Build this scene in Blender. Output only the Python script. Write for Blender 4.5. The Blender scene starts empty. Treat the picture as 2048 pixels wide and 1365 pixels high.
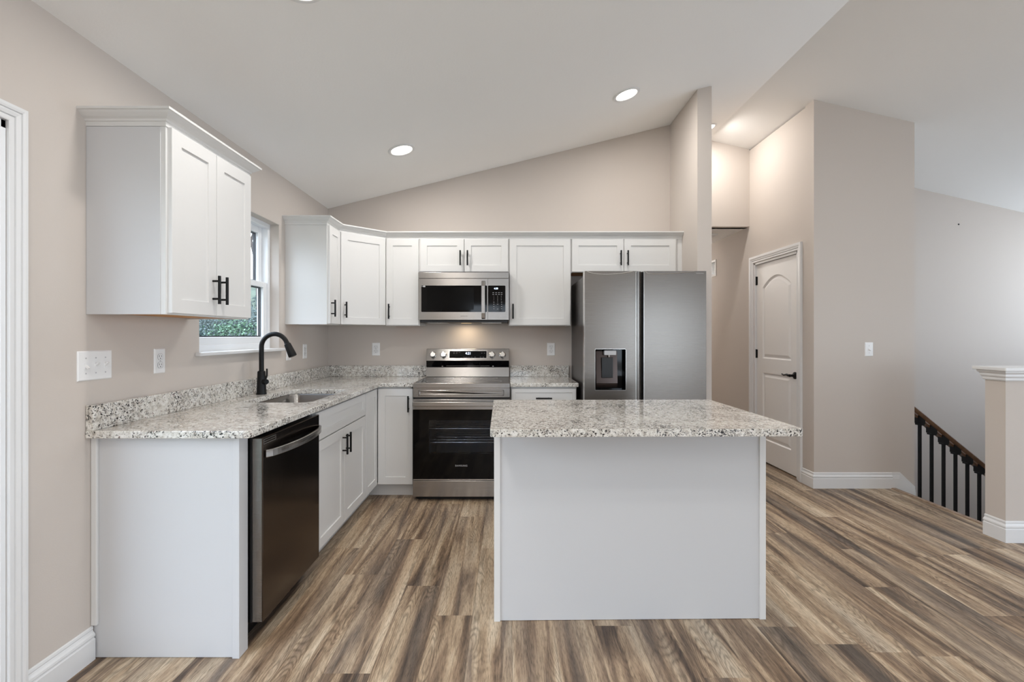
import bpy, bmesh, math, random
from mathutils import Vector, Matrix
random.seed(7)
C = bpy.context.scene.collection
SC = bpy.context.scene
PI = math.pi

# ------------------------------------------------------------------ camera, world, exposure
EYE = 1.288
cam_d = bpy.data.cameras.new('camera')
cam = bpy.data.objects.new('camera', cam_d)
C.objects.link(cam)
cam.location = (0, 0, EYE)
cam.rotation_euler = (PI / 2, 0, 0)
cam_d.sensor_width = 36
cam_d.lens = 972.0 / 2048 * 36
cam_d.shift_x = (1024 - 1016.8) / 2048
cam_d.shift_y = -(682.5 - 671.7) / 2048
cam_d.clip_start = 0.02
SC.camera = cam
SC.view_settings.view_transform = 'Standard'
SC.view_settings.look = 'None'
SC.view_settings.gamma = 1
SC.view_settings.exposure = 0.31
SC.view_settings.use_curve_mapping = False

W = bpy.data.worlds.new('overcast_sky')
SC.world = W
W.use_nodes = True
_nt = W.node_tree
_bg = _nt.nodes['Background']
_tc = _nt.nodes.new('ShaderNodeTexCoord')
_sp = _nt.nodes.new('ShaderNodeSeparateXYZ')
_rp = _nt.nodes.new('ShaderNodeValToRGB')
_nt.links.new(_tc.outputs['Generated'], _sp.inputs[0])
_nt.links.new(_sp.outputs['Z'], _rp.inputs[0])
_rp.color_ramp.elements[0].position = 0.0
_rp.color_ramp.elements[0].color = (0.84, 0.92, 1.0, 1)
_rp.color_ramp.elements[1].position = 0.7
_rp.color_ramp.elements[1].color = (0.72, 0.84, 1.0, 1)
_nt.links.new(_rp.outputs[0], _bg.inputs[0])
_bg.inputs[1].default_value = 5.0
LAMP_W = 7.5          # watts of each recessed ceiling lamp
LAMP_C = (1.0, 0.965, 0.925)

# ------------------------------------------------------------------ key dimensions (metres; x right, y into the room, z up)
XL = -1.659            # left wall
D = 4.467              # kitchen back wall
RX, RZ = 2.13, 3.385   # ceiling ridge
XR = 6.28              # right wall
YR = -4.0              # rear wall
YS = 5.22              # stairwell far wall
def zc(x):
    return 2.455 + (x - XL) * (RZ - 2.455) / (RX - XL) if x <= RX else RZ - (x - RX) * 0.2276

# ------------------------------------------------------------------ materials
def s2l(c):
    return tuple(((v / 255) / 12.92 if v / 255 <= .04045 else ((v / 255 + .055) / 1.055) ** 2.4) for v in c) + (1,)

def mat(name, rgb, rough=.5, metal=0, spec=.5, emit=None, es=0, coat=0, bump=0, bscale=200, alpha=None, aniso=0, var=0, vscale=3):
    m = bpy.data.materials.new(name)
    m.use_nodes = True
    nt = m.node_tree
    b = nt.nodes['Principled BSDF']
    b.inputs['Base Color'].default_value = s2l(rgb)
    b.inputs['Roughness'].default_value = rough
    b.inputs['Metallic'].default_value = metal
    b.inputs['Specular IOR Level'].default_value = spec
    b.inputs['Coat Weight'].default_value = coat
    b.inputs['Anisotropic'].default_value = aniso
    tc = nt.nodes.new('ShaderNodeTexCoord')
    if emit:
        b.inputs['Emission Color'].default_value = s2l(emit)
        b.inputs['Emission Strength'].default_value = es
    if var:
        n = nt.nodes.new('ShaderNodeTexNoise'); n.inputs['Scale'].default_value = vscale
        nt.links.new(tc.outputs['Object'], n.inputs['Vector'])
        r = nt.nodes.new('ShaderNodeValToRGB')
        r.color_ramp.elements[0].position = .3; r.color_ramp.elements[1].position = .7
        r.color_ramp.elements[0].color = s2l([max(0, v - var) for v in rgb])
        r.color_ramp.elements[1].color = s2l([min(255, v + var) for v in rgb])
        nt.links.new(n.outputs[0], r.inputs[0]); nt.links.new(r.outputs[0], b.inputs['Base Color'])
    if bump:
        n = nt.nodes.new('ShaderNodeTexNoise'); n.inputs['Scale'].default_value = bscale
        n.inputs['Detail'].default_value = 3
        nt.links.new(tc.outputs['Object'], n.inputs['Vector'])
        u = nt.nodes.new('ShaderNodeBump'); u.inputs['Strength'].default_value = bump; u.inputs['Distance'].default_value = .002
        nt.links.new(n.outputs[0], u.inputs['Height']); nt.links.new(u.outputs[0], b.inputs['Normal'])
    return m

def steel(name, rgb, rough, axis, br=.08, an=0, fr=420):
    """brushed metal: streaky roughness and bump along one axis (0=x, 1=y, 2=z)"""
    m = mat(name, rgb, rough, 1)
    nt = m.node_tree; b = nt.nodes['Principled BSDF']
    if an:
        tg = nt.nodes.new('ShaderNodeTangent'); tg.direction_type = 'RADIAL'; tg.axis = 'X'
        nt.links.new(tg.outputs[0], b.inputs['Tangent']); b.inputs['Anisotropic'].default_value = an
    tc = nt.nodes.new('ShaderNodeTexCoord'); mp = nt.nodes.new('ShaderNodeMapping')
    sc = [fr, fr, fr]; sc[axis] = 3
    mp.inputs['Scale'].default_value = sc
    n = nt.nodes.new('ShaderNodeTexNoise'); n.inputs['Scale'].default_value = 1; n.inputs['Detail'].default_value = 2
    nt.links.new(tc.outputs['Object'], mp.inputs[0]); nt.links.new(mp.outputs[0], n.inputs['Vector'])
    u = nt.nodes.new('ShaderNodeBump'); u.inputs['Strength'].default_value = br; u.inputs['Distance'].default_value = .001
    nt.links.new(n.outputs[0], u.inputs['Height']); nt.links.new(u.outputs[0], b.inputs['Normal'])
    r = nt.nodes.new('ShaderNodeMapRange')
    r.inputs['To Min'].default_value = rough - .04; r.inputs['To Max'].default_value = rough + .06
    nt.links.new(n.outputs[0], r.inputs[0]); nt.links.new(r.outputs[0], b.inputs['Roughness'])
    return m

def ramp(nt, stops, inp, interp='LINEAR'):
    r = nt.nodes.new('ShaderNodeValToRGB')
    e = r.color_ramp.elements
    while len(e) < len(stops): e.new(.5)
    for k, (p, c) in enumerate(stops):
        e[k].position = p
        e[k].color = c if len(c) == 4 else s2l(c)
    r.color_ramp.interpolation = interp
    nt.links.new(inp, r.inputs[0])
    return r.outputs[0]

def mix(nt, f, a, b, mode='MIX'):
    m = nt.nodes.new('ShaderNodeMix'); m.data_type = 'RGBA'; m.blend_type = mode
    for k, v in ((0, f), (6, a), (7, b)):
        if hasattr(v, 'links'): nt.links.new(v, m.inputs[k])
        else: m.inputs[k].default_value = v
    return m.outputs[2]

def noise(nt, vec, sc, scale=1, detail=3, rough=.5, dist=0):
    mp = nt.nodes.new('ShaderNodeMapping'); mp.inputs['Scale'].default_value = sc
    nt.links.new(vec, mp.inputs[0])
    n = nt.nodes.new('ShaderNodeTexNoise')
    n.inputs['Scale'].default_value = scale; n.inputs['Detail'].default_value = detail
    n.inputs['Roughness'].default_value = rough; n.inputs['Distortion'].default_value = dist
    nt.links.new(mp.outputs[0], n.inputs['Vector'])
    return n.outputs[0]

def math_n(nt, op, a, b=0.0):
    m = nt.nodes.new('ShaderNodeMath'); m.operation = op
    for k, v in ((0, a), (1, b)):
        if hasattr(v, 'links'): nt.links.new(v, m.inputs[k])
        else: m.inputs[k].default_value = v
    return m.outputs[0]

def floor_material():
    m = mat('oak_plank_vinyl', (140, 120, 100), .42)
    nt = m.node_tree; b = nt.nodes['Principled BSDF']
    uv = nt.nodes.new('ShaderNodeUVMap'); uv.uv_map = 'plank_uv'
    at = nt.nodes.new('ShaderNodeAttribute'); at.attribute_name = 'plank_rnd'
    sx = nt.nodes.new('ShaderNodeSeparateXYZ'); nt.links.new(at.outputs['Color'], sx.inputs[0])
    su = nt.nodes.new('ShaderNodeSeparateXYZ'); nt.links.new(uv.outputs[0], su.inputs[0])
    cb = nt.nodes.new('ShaderNodeCombineXYZ')
    nt.links.new(su.outputs[0], cb.inputs[0]); nt.links.new(su.outputs[1], cb.inputs[1])
    nt.links.new(math_n(nt, 'MULTIPLY', sx.outputs[0], 37.0), cb.inputs[2])
    v = cb.outputs[0]
    broad = noise(nt, v, (15, 1.0, 1), 1, 4, .58, .6)
    broad = math_n(nt, 'ADD', broad, math_n(nt, 'MULTIPLY', math_n(nt, 'SUBTRACT', sx.outputs[1], .5), .17))
    col = ramp(nt, [(.28, (68, 53, 43)), (.38, (106, 86, 69)), (.47, (148, 123, 99)), (.56, (187, 162, 133)), (.70, (219, 199, 172))], broad)
    grey = noise(nt, v, (9, .9, 1), 1, 2, .5)
    gf = ramp(nt, [(.45, (0, 0, 0, 1)), (.70, (.7, .7, .7, 1))], grey)
    col = mix(nt, gf, col, mix(nt, .5, col, s2l((160, 150, 138))))
    # cathedral grain: contour lines of a stretched field
    f = noise(nt, v, (8, 1.3, 1), 1, 1.5, .45, .3)
    rings = math_n(nt, 'FRACT', math_n(nt, 'MULTIPLY', f, 34.0))
    rl = ramp(nt, [(.0, (.5, .49, .47, 1)), (.35, (1, 1, 1, 1)), (.7, (1, 1, 1, 1)), (1, (.5, .49, .47, 1))], rings)
    rmask = ramp(nt, [(.44, (0, 0, 0, 1)), (.58, (.8, .8, .8, 1))], noise(nt, v, (9, .9, 1.7), 1, 1))
    col = mix(nt, rmask, col, mix(nt, 1.0, col, rl, 'MULTIPLY'))
    g1 = ramp(nt, [(.35, (.72, .71, .70, 1)), (.55, (1, 1, 1, 1)), (.75, (1.0, 1.0, 1.0, 1))], noise(nt, v, (120, 5, 1), 1, 4, .6))
    col = mix(nt, .8, col, g1, 'MULTIPLY')
    g2n = noise(nt, v, (420, 26, 1), 1, 3, .6)
    g2 = ramp(nt, [(.38, (.55, .54, .52, 1)), (.5, (1, 1, 1, 1)), (.68, (1, 1, 1, 1))], g2n)
    col = mix(nt, .85, col, g2, 'MULTIPLY')
    # knots
    vo = nt.nodes.new('ShaderNodeTexVoronoi'); vo.inputs['Scale'].default_value = 1
    mp = nt.nodes.new('ShaderNodeMapping'); mp.inputs['Scale'].default_value = (9, 1.5, 1); nt.links.new(v, mp.inputs[0]); nt.links.new(mp.outputs[0], vo.inputs['Vector'])
    kn = ramp(nt, [(.0, (.35, .3, .26, 1)), (.06, (.55, .5, .46, 1)), (.13, (1, 1, 1, 1))], vo.outputs['Distance'])
    col = mix(nt, .7, col, kn, 'MULTIPLY')
    # seams of the planks (narrow bevels)
    ex = math_n(nt, 'MINIMUM', su.outputs[0], math_n(nt, 'SUBTRACT', .1805, su.outputs[0]))
    seam = ramp(nt, [(0, (.45, .42, .4, 1)), (.0016, (1, 1, 1, 1))], ex)
    col = mix(nt, .6, col, seam, 'MULTIPLY')
    nt.links.new(col, b.inputs['Base Color'])
    rr = ramp(nt, [(.3, (.5, .5, .5, 1)), (.7, (.34, .34, .34, 1))], g2n)
    nt.links.new(rr, b.inputs['Roughness'])
    u = nt.nodes.new('ShaderNodeBump'); u.inputs['Strength'].default_value = .25; u.inputs['Distance'].default_value = .0012
    nt.links.new(g2n, u.inputs['Height']); nt.links.new(u.outputs[0], b.inputs['Normal'])
    return m

def granite_material(name):
    m = mat(name, (215, 208, 198), .12, coat=.3)
    nt = m.node_tree; b = nt.nodes['Principled BSDF']
    tc = nt.nodes.new('ShaderNodeTexCoord'); v = tc.outputs['Object']
    base = ramp(nt, [(.33, (178, 170, 160)), (.45, (210, 205, 196)), (.60, (234, 231, 225))], noise(nt, v, (1, 1, 1), 46, 4, .65))
    dens = noise(nt, v, (1, 1, 1), 6, 2, .5)
    dens = math_n(nt, 'MULTIPLY', math_n(nt, 'SUBTRACT', dens, .48), .30)
    n1 = math_n(nt, 'ADD', noise(nt, v, (1, 1, 1.15), 125, 2.5, .6, .7), dens)
    k1 = ramp(nt, [(.575, (0, 0, 0, 1)), (.62, (1, 1, 1, 1))], n1)
    n2 = math_n(nt, 'ADD', noise(nt, v, (1.1, 1, 1), 58, 3, .6, .8), dens)
    k2 = ramp(nt, [(.57, (0, 0, 0, 1)), (.68, (.7, .7, .7, 1))], n2)
    n3 = noise(nt, v, (1, 1, 1), 75, 2, .5)
    k3 = ramp(nt, [(.66, (0, 0, 0, 1)), (.72, (.8, .8, .8, 1))], n3)
    col = mix(nt, k2, base, s2l((134, 126, 120)))
    col = mix(nt, k3, col, s2l((112, 74, 68)))
    col = mix(nt, k1, col, s2l((30, 28, 31)))
    nt.links.new(col, b.inputs['Base Color'])
    return m

M = dict(
    wall=mat('taupe_wall_paint', (206, 197, 189), .75, spec=.25, bump=.12, bscale=260),
    ceil=mat('white_ceiling_paint', (246, 245, 243), .9, spec=.1, bump=.25, bscale=90),
    trim=mat('white_trim_paint', (230, 230, 230), .35),
    cab=mat('white_cabinet_paint', (223, 222, 220), .42, spec=.35),
    panel=mat('white_laminate_panel', (208, 208, 209), .5, spec=.3),
    door=mat('white_door_paint', (238, 236, 234), .4),
    wood=mat('raw_cabinet_plywood', (196, 140, 78), .6, var=14, vscale=14),
    black=mat('matte_black_metal', (10, 10, 11), .42, spec=.28),
    iron=mat('black_iron', (10, 10, 10), .5, metal=.3),
    ss=steel('brushed_stainless', (162, 158, 154), .24, 0, .06, .85, 900),
    ssf=steel('fridge_stainless', (127, 122, 117), .25, 0, .03, 0, 1800),
    ssd=steel('dark_reflection_steel', (92, 84, 79), .2, 2, .03),  # stainless darkened so the dark floor's reflection is in its colour
    sslight=mat('bright_steel_edge', (215, 213, 210), .25, metal=1),
    case=mat('grey_appliance_side', (74, 69, 68), .35, metal=.5),
    blk=mat('black_appliance_plastic', (9, 9, 10), .35),
    glass_blk=mat('black_glass', (4, 4, 5), .05, spec=.22),
    text=mat('light_grey_print', (190, 190, 192), .5),
    disp=mat('lit_display_digits', (230, 238, 255), .4, emit=(205, 225, 255), es=2.2),
    plate=mat('white_switch_plastic', (240, 240, 240), .3),
    slot=mat('dark_slot', (40, 38, 36), .6),
    sink=steel('sink_steel', (150, 148, 146), .22, 1, .04),
    rail=mat('stained_oak_rail', (98, 68, 44), .35, var=12, vscale=20),
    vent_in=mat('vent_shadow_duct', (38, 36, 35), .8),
    caulk=mat('grey_primer_end', (178, 170, 160), .7),
    floor=floor_material(),
    gran=granite_material('speckled_granite'),
    jamb=mat('white_vinyl', (238, 240, 242), .3),
    gasket=mat('dark_window_gasket', (38, 40, 46), .6),
    lens=mat('lamp_lens', (255, 250, 240), .5, emit=(255, 248, 236), es=9),
    lens2=mat('cooktop_lamp_lens', (255, 235, 200), .5, emit=(255, 214, 150), es=1.0),
    cav=mat('oven_enamel', (112, 120, 130), .4),
    rack=mat('chrome_rack', (210, 210, 212), .2, metal=1),
    lawn=mat('meadow_ground', (64, 76, 56), .95, var=20, vscale=1.5),
    bark=mat('grey_bark', (86, 78, 74), .9, var=12, vscale=9),
    leaf=mat('shrub_leaf', (98, 130, 100), .7, var=38, vscale=5),
    leaf2=mat('dark_shrub_leaf', (84, 98, 96), .8, var=28, vscale=4),
    concrete=mat('stair_carpet', (150, 140, 128), .95, bump=.5, bscale=300),
)
def glass_mat(name, tint, rough=0.0, reflect=.08):
    m = bpy.data.materials.new(name); m.use_nodes = True
    nt = m.node_tree; nt.nodes.remove(nt.nodes['Principled BSDF'])
    out = nt.nodes['Material Output']
    t = nt.nodes.new('ShaderNodeBsdfTransparent'); t.inputs[0].default_value = tint
    g = nt.nodes.new('ShaderNodeBsdfGlossy'); g.inputs['Roughness'].default_value = rough
    fr = nt.nodes.new('ShaderNodeFresnel'); fr.inputs[0].default_value = 1.45
    mx = nt.nodes.new('ShaderNodeMixShader')
    ge = nt.nodes.new('ShaderNodeNewGeometry'); inv = nt.nodes.new('ShaderNodeMath'); inv.operation = 'SUBTRACT'; inv.inputs[0].default_value = 1
    nt.links.new(ge.outputs['Backfacing'], inv.inputs[1]); mu = nt.nodes.new('ShaderNodeMath'); mu.operation = 'MULTIPLY'
    nt.links.new(fr.outputs[0], mu.inputs[0]); nt.links.new(inv.outputs[0], mu.inputs[1])
    nt.links.new(mu.outputs[0], mx.inputs[0]); nt.links.new(t.outputs[0], mx.inputs[1]); nt.links.new(g.outputs[0], mx.inputs[2])
    nt.links.new(mx.outputs[0], out.inputs[0])
    return m
M['glass'] = glass_mat('window_glass', (.96, .98, 1, 1))
M['oven_glass'] = glass_mat('tinted_oven_glass', (.66, .69, .74, 1))

# ------------------------------------------------------------------ helpers
ORG = {}
class MB:
    def __init__(s): s.bm = bmesh.new()
    def box(s, x0, x1, y0, y1, z0, z1):
        r = bmesh.ops.create_cube(s.bm, size=1)
        for v in r['verts']:
            v.co = Vector(((x0 + x1) / 2 + v.co.x * (x1 - x0), (y0 + y1) / 2 + v.co.y * (y1 - y0), (z0 + z1) / 2 + v.co.z * (z1 - z0)))
        return s
    def cyl(s, p0, p1, r0, r1=None, seg=16, caps=True):
        p0, p1 = Vector(p0), Vector(p1); r1 = r0 if r1 is None else r1
        d = p1 - p0; q = d.to_track_quat('Z', 'Y').to_matrix().to_4x4()
        mt = Matrix.Translation((p0 + p1) / 2) @ q
        bmesh.ops.create_cone(s.bm, cap_ends=caps, segments=seg, radius1=r0, radius2=r1, depth=d.length, matrix=mt)
        return s
    def lathe(s, prof, origin, axis=(0, 0, 1), seg=28, cap=True):
        q = Vector(axis).to_track_quat('Z', 'Y').to_matrix()
        o = Vector(origin); rings = []
        for r, h in prof:
            rings.append([s.bm.verts.new(o + q @ Vector((r * math.cos(2 * PI * k / seg), r * math.sin(2 * PI * k / seg), h))) for k in range(seg)])
        for a, b in zip(rings, rings[1:]):
            for k in range(seg):
                s.bm.faces.new((a[k], a[(k + 1) % seg], b[(k + 1) % seg], b[k]))
        if cap:
            s.bm.faces.new(rings[0][::-1]); s.bm.faces.new(rings[-1])
        return s
    def tube(s, pts, rad, seg=14, flat=None):
        """swept tube; flat=(a,b,up) makes a rectangular section"""
        P = [Vector(p) for p in pts]; n = len(P)
        R = rad if isinstance(rad, (list, tuple)) else [rad] * n
        T = [(P[min(i + 1, n - 1)] - P[max(i - 1, 0)]).normalized() for i in range(n)]
        up = Vector(flat[2]) if flat else (Vector((0, 0, 1)) if abs(T[0].z) < .9 else Vector((0, 1, 0)))
        rings = []
        for p, t, r in zip(P, T, R):
            a = (up - t * up.dot(t)).normalized(); b = t.cross(a)
            if not flat: up = a
            if flat:
                hw, hh = flat[0] / 2, flat[1] / 2
                rings.append([s.bm.verts.new(p + a * y * hh + b * x * hw) for x, y in ((-1, -1), (1, -1), (1, 1), (-1, 1))])
            else:
                rings.append([s.bm.verts.new(p + (a * math.cos(2 * PI * k / seg) + b * math.sin(2 * PI * k / seg)) * r) for k in range(seg)])
        m = len(rings[0])
        for a, b in zip(rings, rings[1:]):
            for k in range(m): s.bm.faces.new((a[k], a[(k + 1) % m], b[(k + 1) % m], b[k]))
        s.bm.faces.new(rings[0][::-1]); s.bm.faces.new(rings[-1])
        return s
    def plate(s, outer, holes, mt, t):
        """flat polygon with holes in local (u,v), front at n=0, thickness t towards -n"""
        es = []; 
        for loop in [outer] + list(holes):
            vs = [s.bm.verts.new((p[0], p[1], 0)) for p in loop]
            es += [s.bm.edges.new((vs[i], vs[(i + 1) % len(vs)])) for i in range(len(vs))]
        r = bmesh.ops.triangle_fill(s.bm, use_beauty=True, use_dissolve=False, edges=es, normal=(0, 0, 1))
        fs = [g for g in r['geom'] if isinstance(g, bmesh.types.BMFace)]
        e = bmesh.ops.extrude_face_region(s.bm, geom=fs)
        nv = [g for g in e['geom'] if isinstance(g, bmesh.types.BMVert)]
        for v in nv: v.co.z -= t
        allv = set(nv) | {v for f in fs for v in f.verts}
        # keep the front faces too
        for f in fs:
            if f.is_valid: pass
        for v in allv: v.co = mt @ v.co
        return s
    def prism(s, poly, mt, t):
        """polygon in local (u,v) extruded t along n"""
        a = [s.bm.verts.new(mt @ Vector((p[0], p[1], 0))) for p in poly]
        b = [s.bm.verts.new(mt @ Vector((p[0], p[1], t))) for p in poly]
        n = len(poly)
        s.bm.faces.new(a[::-1]); s.bm.faces.new(b)
        for k in range(n): s.bm.faces.new((a[k], a[(k + 1) % n], b[(k + 1) % n], b[k]))
        return s
    def loops(s, L, mt, cap=True, capfirst=False):
        rings = [[s.bm.verts.new(mt @ Vector(p)) for p in lp] for lp in L]
        m = len(rings[0])
        for a, b in zip(rings, rings[1:]):
            for k in range(m): s.bm.faces.new((a[k], a[(k + 1) % m], b[(k + 1) % m], b[k]))
        if cap: s.bm.faces.new(rings[-1])
        if capfirst: s.bm.faces.new(rings[0][::-1])
        return s
    def sweep(s, prof, path, mt, closed=False):
        """mitred moulding: prof = [(offset to the right of the path, height n)], path in local (u,v)"""
        n = len(path); rings = []
        for i, p in enumerate(path):
            p = Vector(p)
            d0 = (p - Vector(path[i - 1])).normalized() if (i > 0 or closed) else None
            d1 = (Vector(path[(i + 1) % n]) - p).normalized() if (i < n - 1 or closed) else None
            d0 = d0 or d1; d1 = d1 or d0
            n0, n1 = Vector((d0.y, -d0.x)), Vector((d1.y, -d1.x))
            k = (n0 + n1); k = k / max(1e-6, k.dot(n0))
            rings.append([s.bm.verts.new(mt @ Vector((p.x + k.x * a, p.y + k.y * a, h))) for a, h in prof])
        m = len(prof)
        for i in range(n if closed else n - 1):
            a, b = rings[i], rings[(i + 1) % n]
            for k in range(m): s.bm.faces.new((a[k], a[(k + 1) % m], b[(k + 1) % m], b[k]))
        if not closed:
            s.bm.faces.new(rings[0][::-1]); s.bm.faces.new(rings[-1])
        return s
    def xf(s, mt): s.bm.transform(mt); return s

def F(o, u, n):
    """frame: u across, v = up (z), n outwards"""
    u, n = Vector(u).normalized(), Vector(n).normalized(); v = Vector((0, 0, 1))
    return Matrix(((u.x, v.x, n.x, o[0]), (u.y, v.y, n.y, o[1]), (u.z, v.z, n.z, o[2]), (0, 0, 0, 1)))
FXY = Matrix.Identity(4)
def FT(z): return Matrix.Translation((0, 0, z))

def build(name, mb, m, parent=None, bevel=0, smooth=False, label=None, seg=2):
    bm = mb.bm
    bmesh.ops.recalc_face_normals(bm, faces=bm.faces)
    org = ORG.get(parent.name, Vector()) if parent else Vector()
    if org.length: bm.transform(Matrix.Translation(-org))
    me = bpy.data.meshes.new(name)
    bm.to_mesh(me); bm.free()
    o = bpy.data.objects.new(name, me); C.objects.link(o)
    me.materials.append(M[m] if isinstance(m, str) else m)
    if smooth:
        for p in me.polygons: p.use_smooth = True
        me.set_sharp_from_angle(angle=math.radians(38))
    if bevel:
        md = o.modifiers.new('edge', 'BEVEL'); md.width = bevel; md.segments = seg; md.limit_method = 'ANGLE'; md.angle_limit = math.radians(35)
        md.harden_normals = False
    if parent:
        o.parent = parent; ORG[o.name] = org
    else: ORG[o.name] = Vector()
    if label: o['label'] = label
    return o

def tag(o, label=None, cat=None, group=None, kind=None):
    if label: o['label'] = label
    if cat: o['category'] = cat
    if group: o['group'] = group
    if kind: o['kind'] = kind
    return o
def thing(name, loc, label, cat, group=None, kind=None):
    o = bpy.data.objects.new(name, None); C.objects.link(o); o.location = loc
    o.empty_display_size = .1
    ORG[o.name] = Vector(loc)
    return tag(o, label, cat, group, kind)
def struct(name, mb, m, parent=None, bevel=0, smooth=False, label=None):
    o = build(name, mb, m, parent, bevel, smooth)
    if not parent: o['kind'] = 'structure'
    if label: o['label'] = label
    return o
def text(name, body, size, mt, m, parent, space=1.0):
    cu = bpy.data.curves.new('txt', 'FONT'); cu.body = body; cu.size = size; cu.align_x = 'CENTER'; cu.align_y = 'CENTER'
    cu.extrude = .0004; cu.space_character = space
    t = bpy.data.objects.new('txt', cu); C.objects.link(t)
    bpy.context.view_layer.update()
    dg = bpy.context.evaluated_depsgraph_get()
    me = bpy.data.meshes.new_from_object(t.evaluated_get(dg))
    bpy.data.objects.remove(t)
    mb = MB(); mb.bm.from_mesh(me); mb.xf(mt)
    bpy.data.meshes.remove(me)
    return build(name, mb, m, parent)
def rrect(x0, x1, y0, y1, r, seg=6):
    P = []
    for cx, cy, a in ((x1 - r, y0 + r, -90), (x1 - r, y1 - r, 0), (x0 + r, y1 - r, 90), (x0 + r, y0 + r, 180)):
        for k in range(seg + 1):
            t = math.radians(a + 90 * k / seg); P.append((cx + r * math.cos(t), cy + r * math.sin(t)))
    return P
def rect(x0, x1, y0, y1): return [(x0, y0), (x1, y0), (x1, y1), (x0, y1)]
def inset(P, d):
    n = len(P); out = []
    for i in range(n):
        p = Vector(P[i][:2]); a = (p - Vector(P[i - 1][:2])).normalized(); b = (Vector(P[(i + 1) % n][:2]) - p).normalized()
        na, nb = Vector((-a.y, a.x)), Vector((-b.y, b.x)); k = na + nb; k = k / max(1e-6, k.dot(na))
        out.append((p.x + k.x * d, p.y + k.y * d))
    return out
def L3(P, n): return [(p[0], p[1], n) for p in P]

# ------------------------------------------------------------------ structure: floor
PW, PL = .1805, 1.22
known = {-5: 2.945, -4: 2.617, -3: 1.851, -2: 2.5, -1: 2.235, 0: 2.94, 8: 2.027, 11: 2.487, 12: 2.93, 13: 2.23, 14: 2.823, 16: 2.94, 10: 1.95, 9: 3.195}
def floor_planks():
    bm = bmesh.new(); uvl = bm.loops.layers.uv.new('plank_uv'); cl = bm.loops.layers.float_color.new('plank_rnd')
    rng = random.Random(11)
    cuts = [XL - .1, 1.54, 2.64, 3.25, XR + .1]
    k0, k1 = math.floor((XL - .2 + .165) / PW), math.ceil((XR + .2 + .165) / PW)
    for k in range(k0, k1 + 1):
        a, b = -.165 + k * PW, -.165 + (k + 1) * PW
        base = known.get(k, rng.uniform(0, PL))
        j0 = math.floor((YR - .1 - base) / PL)
        for j in range(j0, j0 + 14):
            y0, y1 = base + j * PL, base + (j + 1) * PL
            rn = (rng.random(), rng.random(), rng.random(), 1); off = rng.uniform(0, 40); flip = rng.random() < .5
            for ca, cb in zip(cuts, cuts[1:]):
                x0, x1 = max(a, ca), min(b, cb)
                if x1 - x0 < 1e-5: continue
                mid = (ca + cb) / 2
                ym = 4.5 if mid < 1.54 else 9.0 if mid < 2.64 else 5.2 if mid < 3.25 else 3.1
                ya, yb = max(y0, YR - .1), min(y1, ym)
                if yb - ya < 1e-5: continue
                vs = [bm.verts.new((x, y, 0)) for x, y in ((x0, ya), (x1, ya), (x1, yb), (x0, yb))]
                f = bm.faces.new(vs)
                for lp, (x, y) in zip(f.loops, ((x0, ya), (x1, ya), (x1, yb), (x0, yb))):
                    u = (b - x) if flip else (x - a)
                    lp[uvl].uv = (u, y + off); lp[cl] = rn
    me = bpy.data.meshes.new('floor'); bm.to_mesh(me); bm.free()
    o = bpy.data.objects.new('floor', me); C.objects.link(o); me.materials.append(M['floor']); o['kind'] = 'structure'
    return o
floor_planks()
struct('floor_underlay', MB().box(2.6, 3.32, 4.1, 5.3, -.25, -.012).box(XL - .1, 3.235, YR - .1, 4.1, -.25, -.012).box(3.235, XR + .1, YR - .1, 3.03, -.25, -.012).box(XL - .1, 2.64, 4.1, 9, -.25, -.012), 'wall')

# ------------------------------------------------------------------ structure: walls and ceiling
WT = .15
# left wall, seen in (y, z); window and patio door openings
WIN = (2.605, 3.519, 1.19, 2.094)
PAT = (-.24, 1.606, 0.0, 2.0)
ml = F((XL, 0, 0), (0, 1, 0), (1, 0, 0))
struct('wall_left', MB().plate([(YR - WT, -.3), (PAT[0], -.3), (PAT[0], PAT[3]), (PAT[1], PAT[3]), (PAT[1], -.3), (D + WT, -.3), (D + WT, 2.47), (YR - WT, 2.47)],
       [rect(*WIN)], ml, WT), 'wall')
mbk = F((0, D, 0), (1, 0, 0), (0, -1, 0))
def top(x0, x1, e=.02):
    xs = [x1] + ([RX] if x0 < RX < x1 else []) + [x0]
    return [(x, zc(x) + e) for x in xs]
struct('wall_back', MB().plate([(XL, -.3), (1.52, -.3)] + top(XL, 1.52), [], mbk, WT), 'wall')
mw = F((1.485, 0, 0), (0, -1, 0), (-1, 0, 0))
struct('wall_fridge_side', MB().prism([(3.82, -.3), (9.0, -.3), (9.0, 2.52), (5.32, 2.52), (5.32, zc(1.54) + .01), (3.82, zc(1.54) + .01)],
       Matrix(((0, 0, 1, 1.485), (1, 0, 0, 0), (0, 1, 0, 0), (0, 0, 0, 1))), .113), 'wall')
MYZ = lambda x: Matrix(((0, 0, 1, x), (1, 0, 0, 0), (0, 1, 0, 0), (0, 0, 0, 1)))   # local (y,z), n = +x
MXZ = lambda y: Matrix(((1, 0, 0, 0), (0, 0, 1, y), (0, 1, 0, 0), (0, 0, 0, 1)))   # local (x,z), n = +y
DR = (4.335, 5.105, 2.045)     # pantry door opening y0,y1,top
struct('wall_hall_right', MB().prism([(4.225, -.3), (DR[0], -.3), (DR[0], DR[2]), (DR[1], DR[2]), (DR[1], -.3), (9.0, -.3), (9.0, 2.52), (5.32, 2.52), (5.32, zc(2.64)), (4.225, zc(2.64))], MYZ(2.58), .12), 'wall')
struct('wall_pantry_front', MB().prism([(2.58, -.3), (3.25, -.3), (3.25, -2.7), (3.43, -2.7)] + top(2.58, 3.43, 0.005), MXZ(4.105), .12), 'wall')
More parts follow.
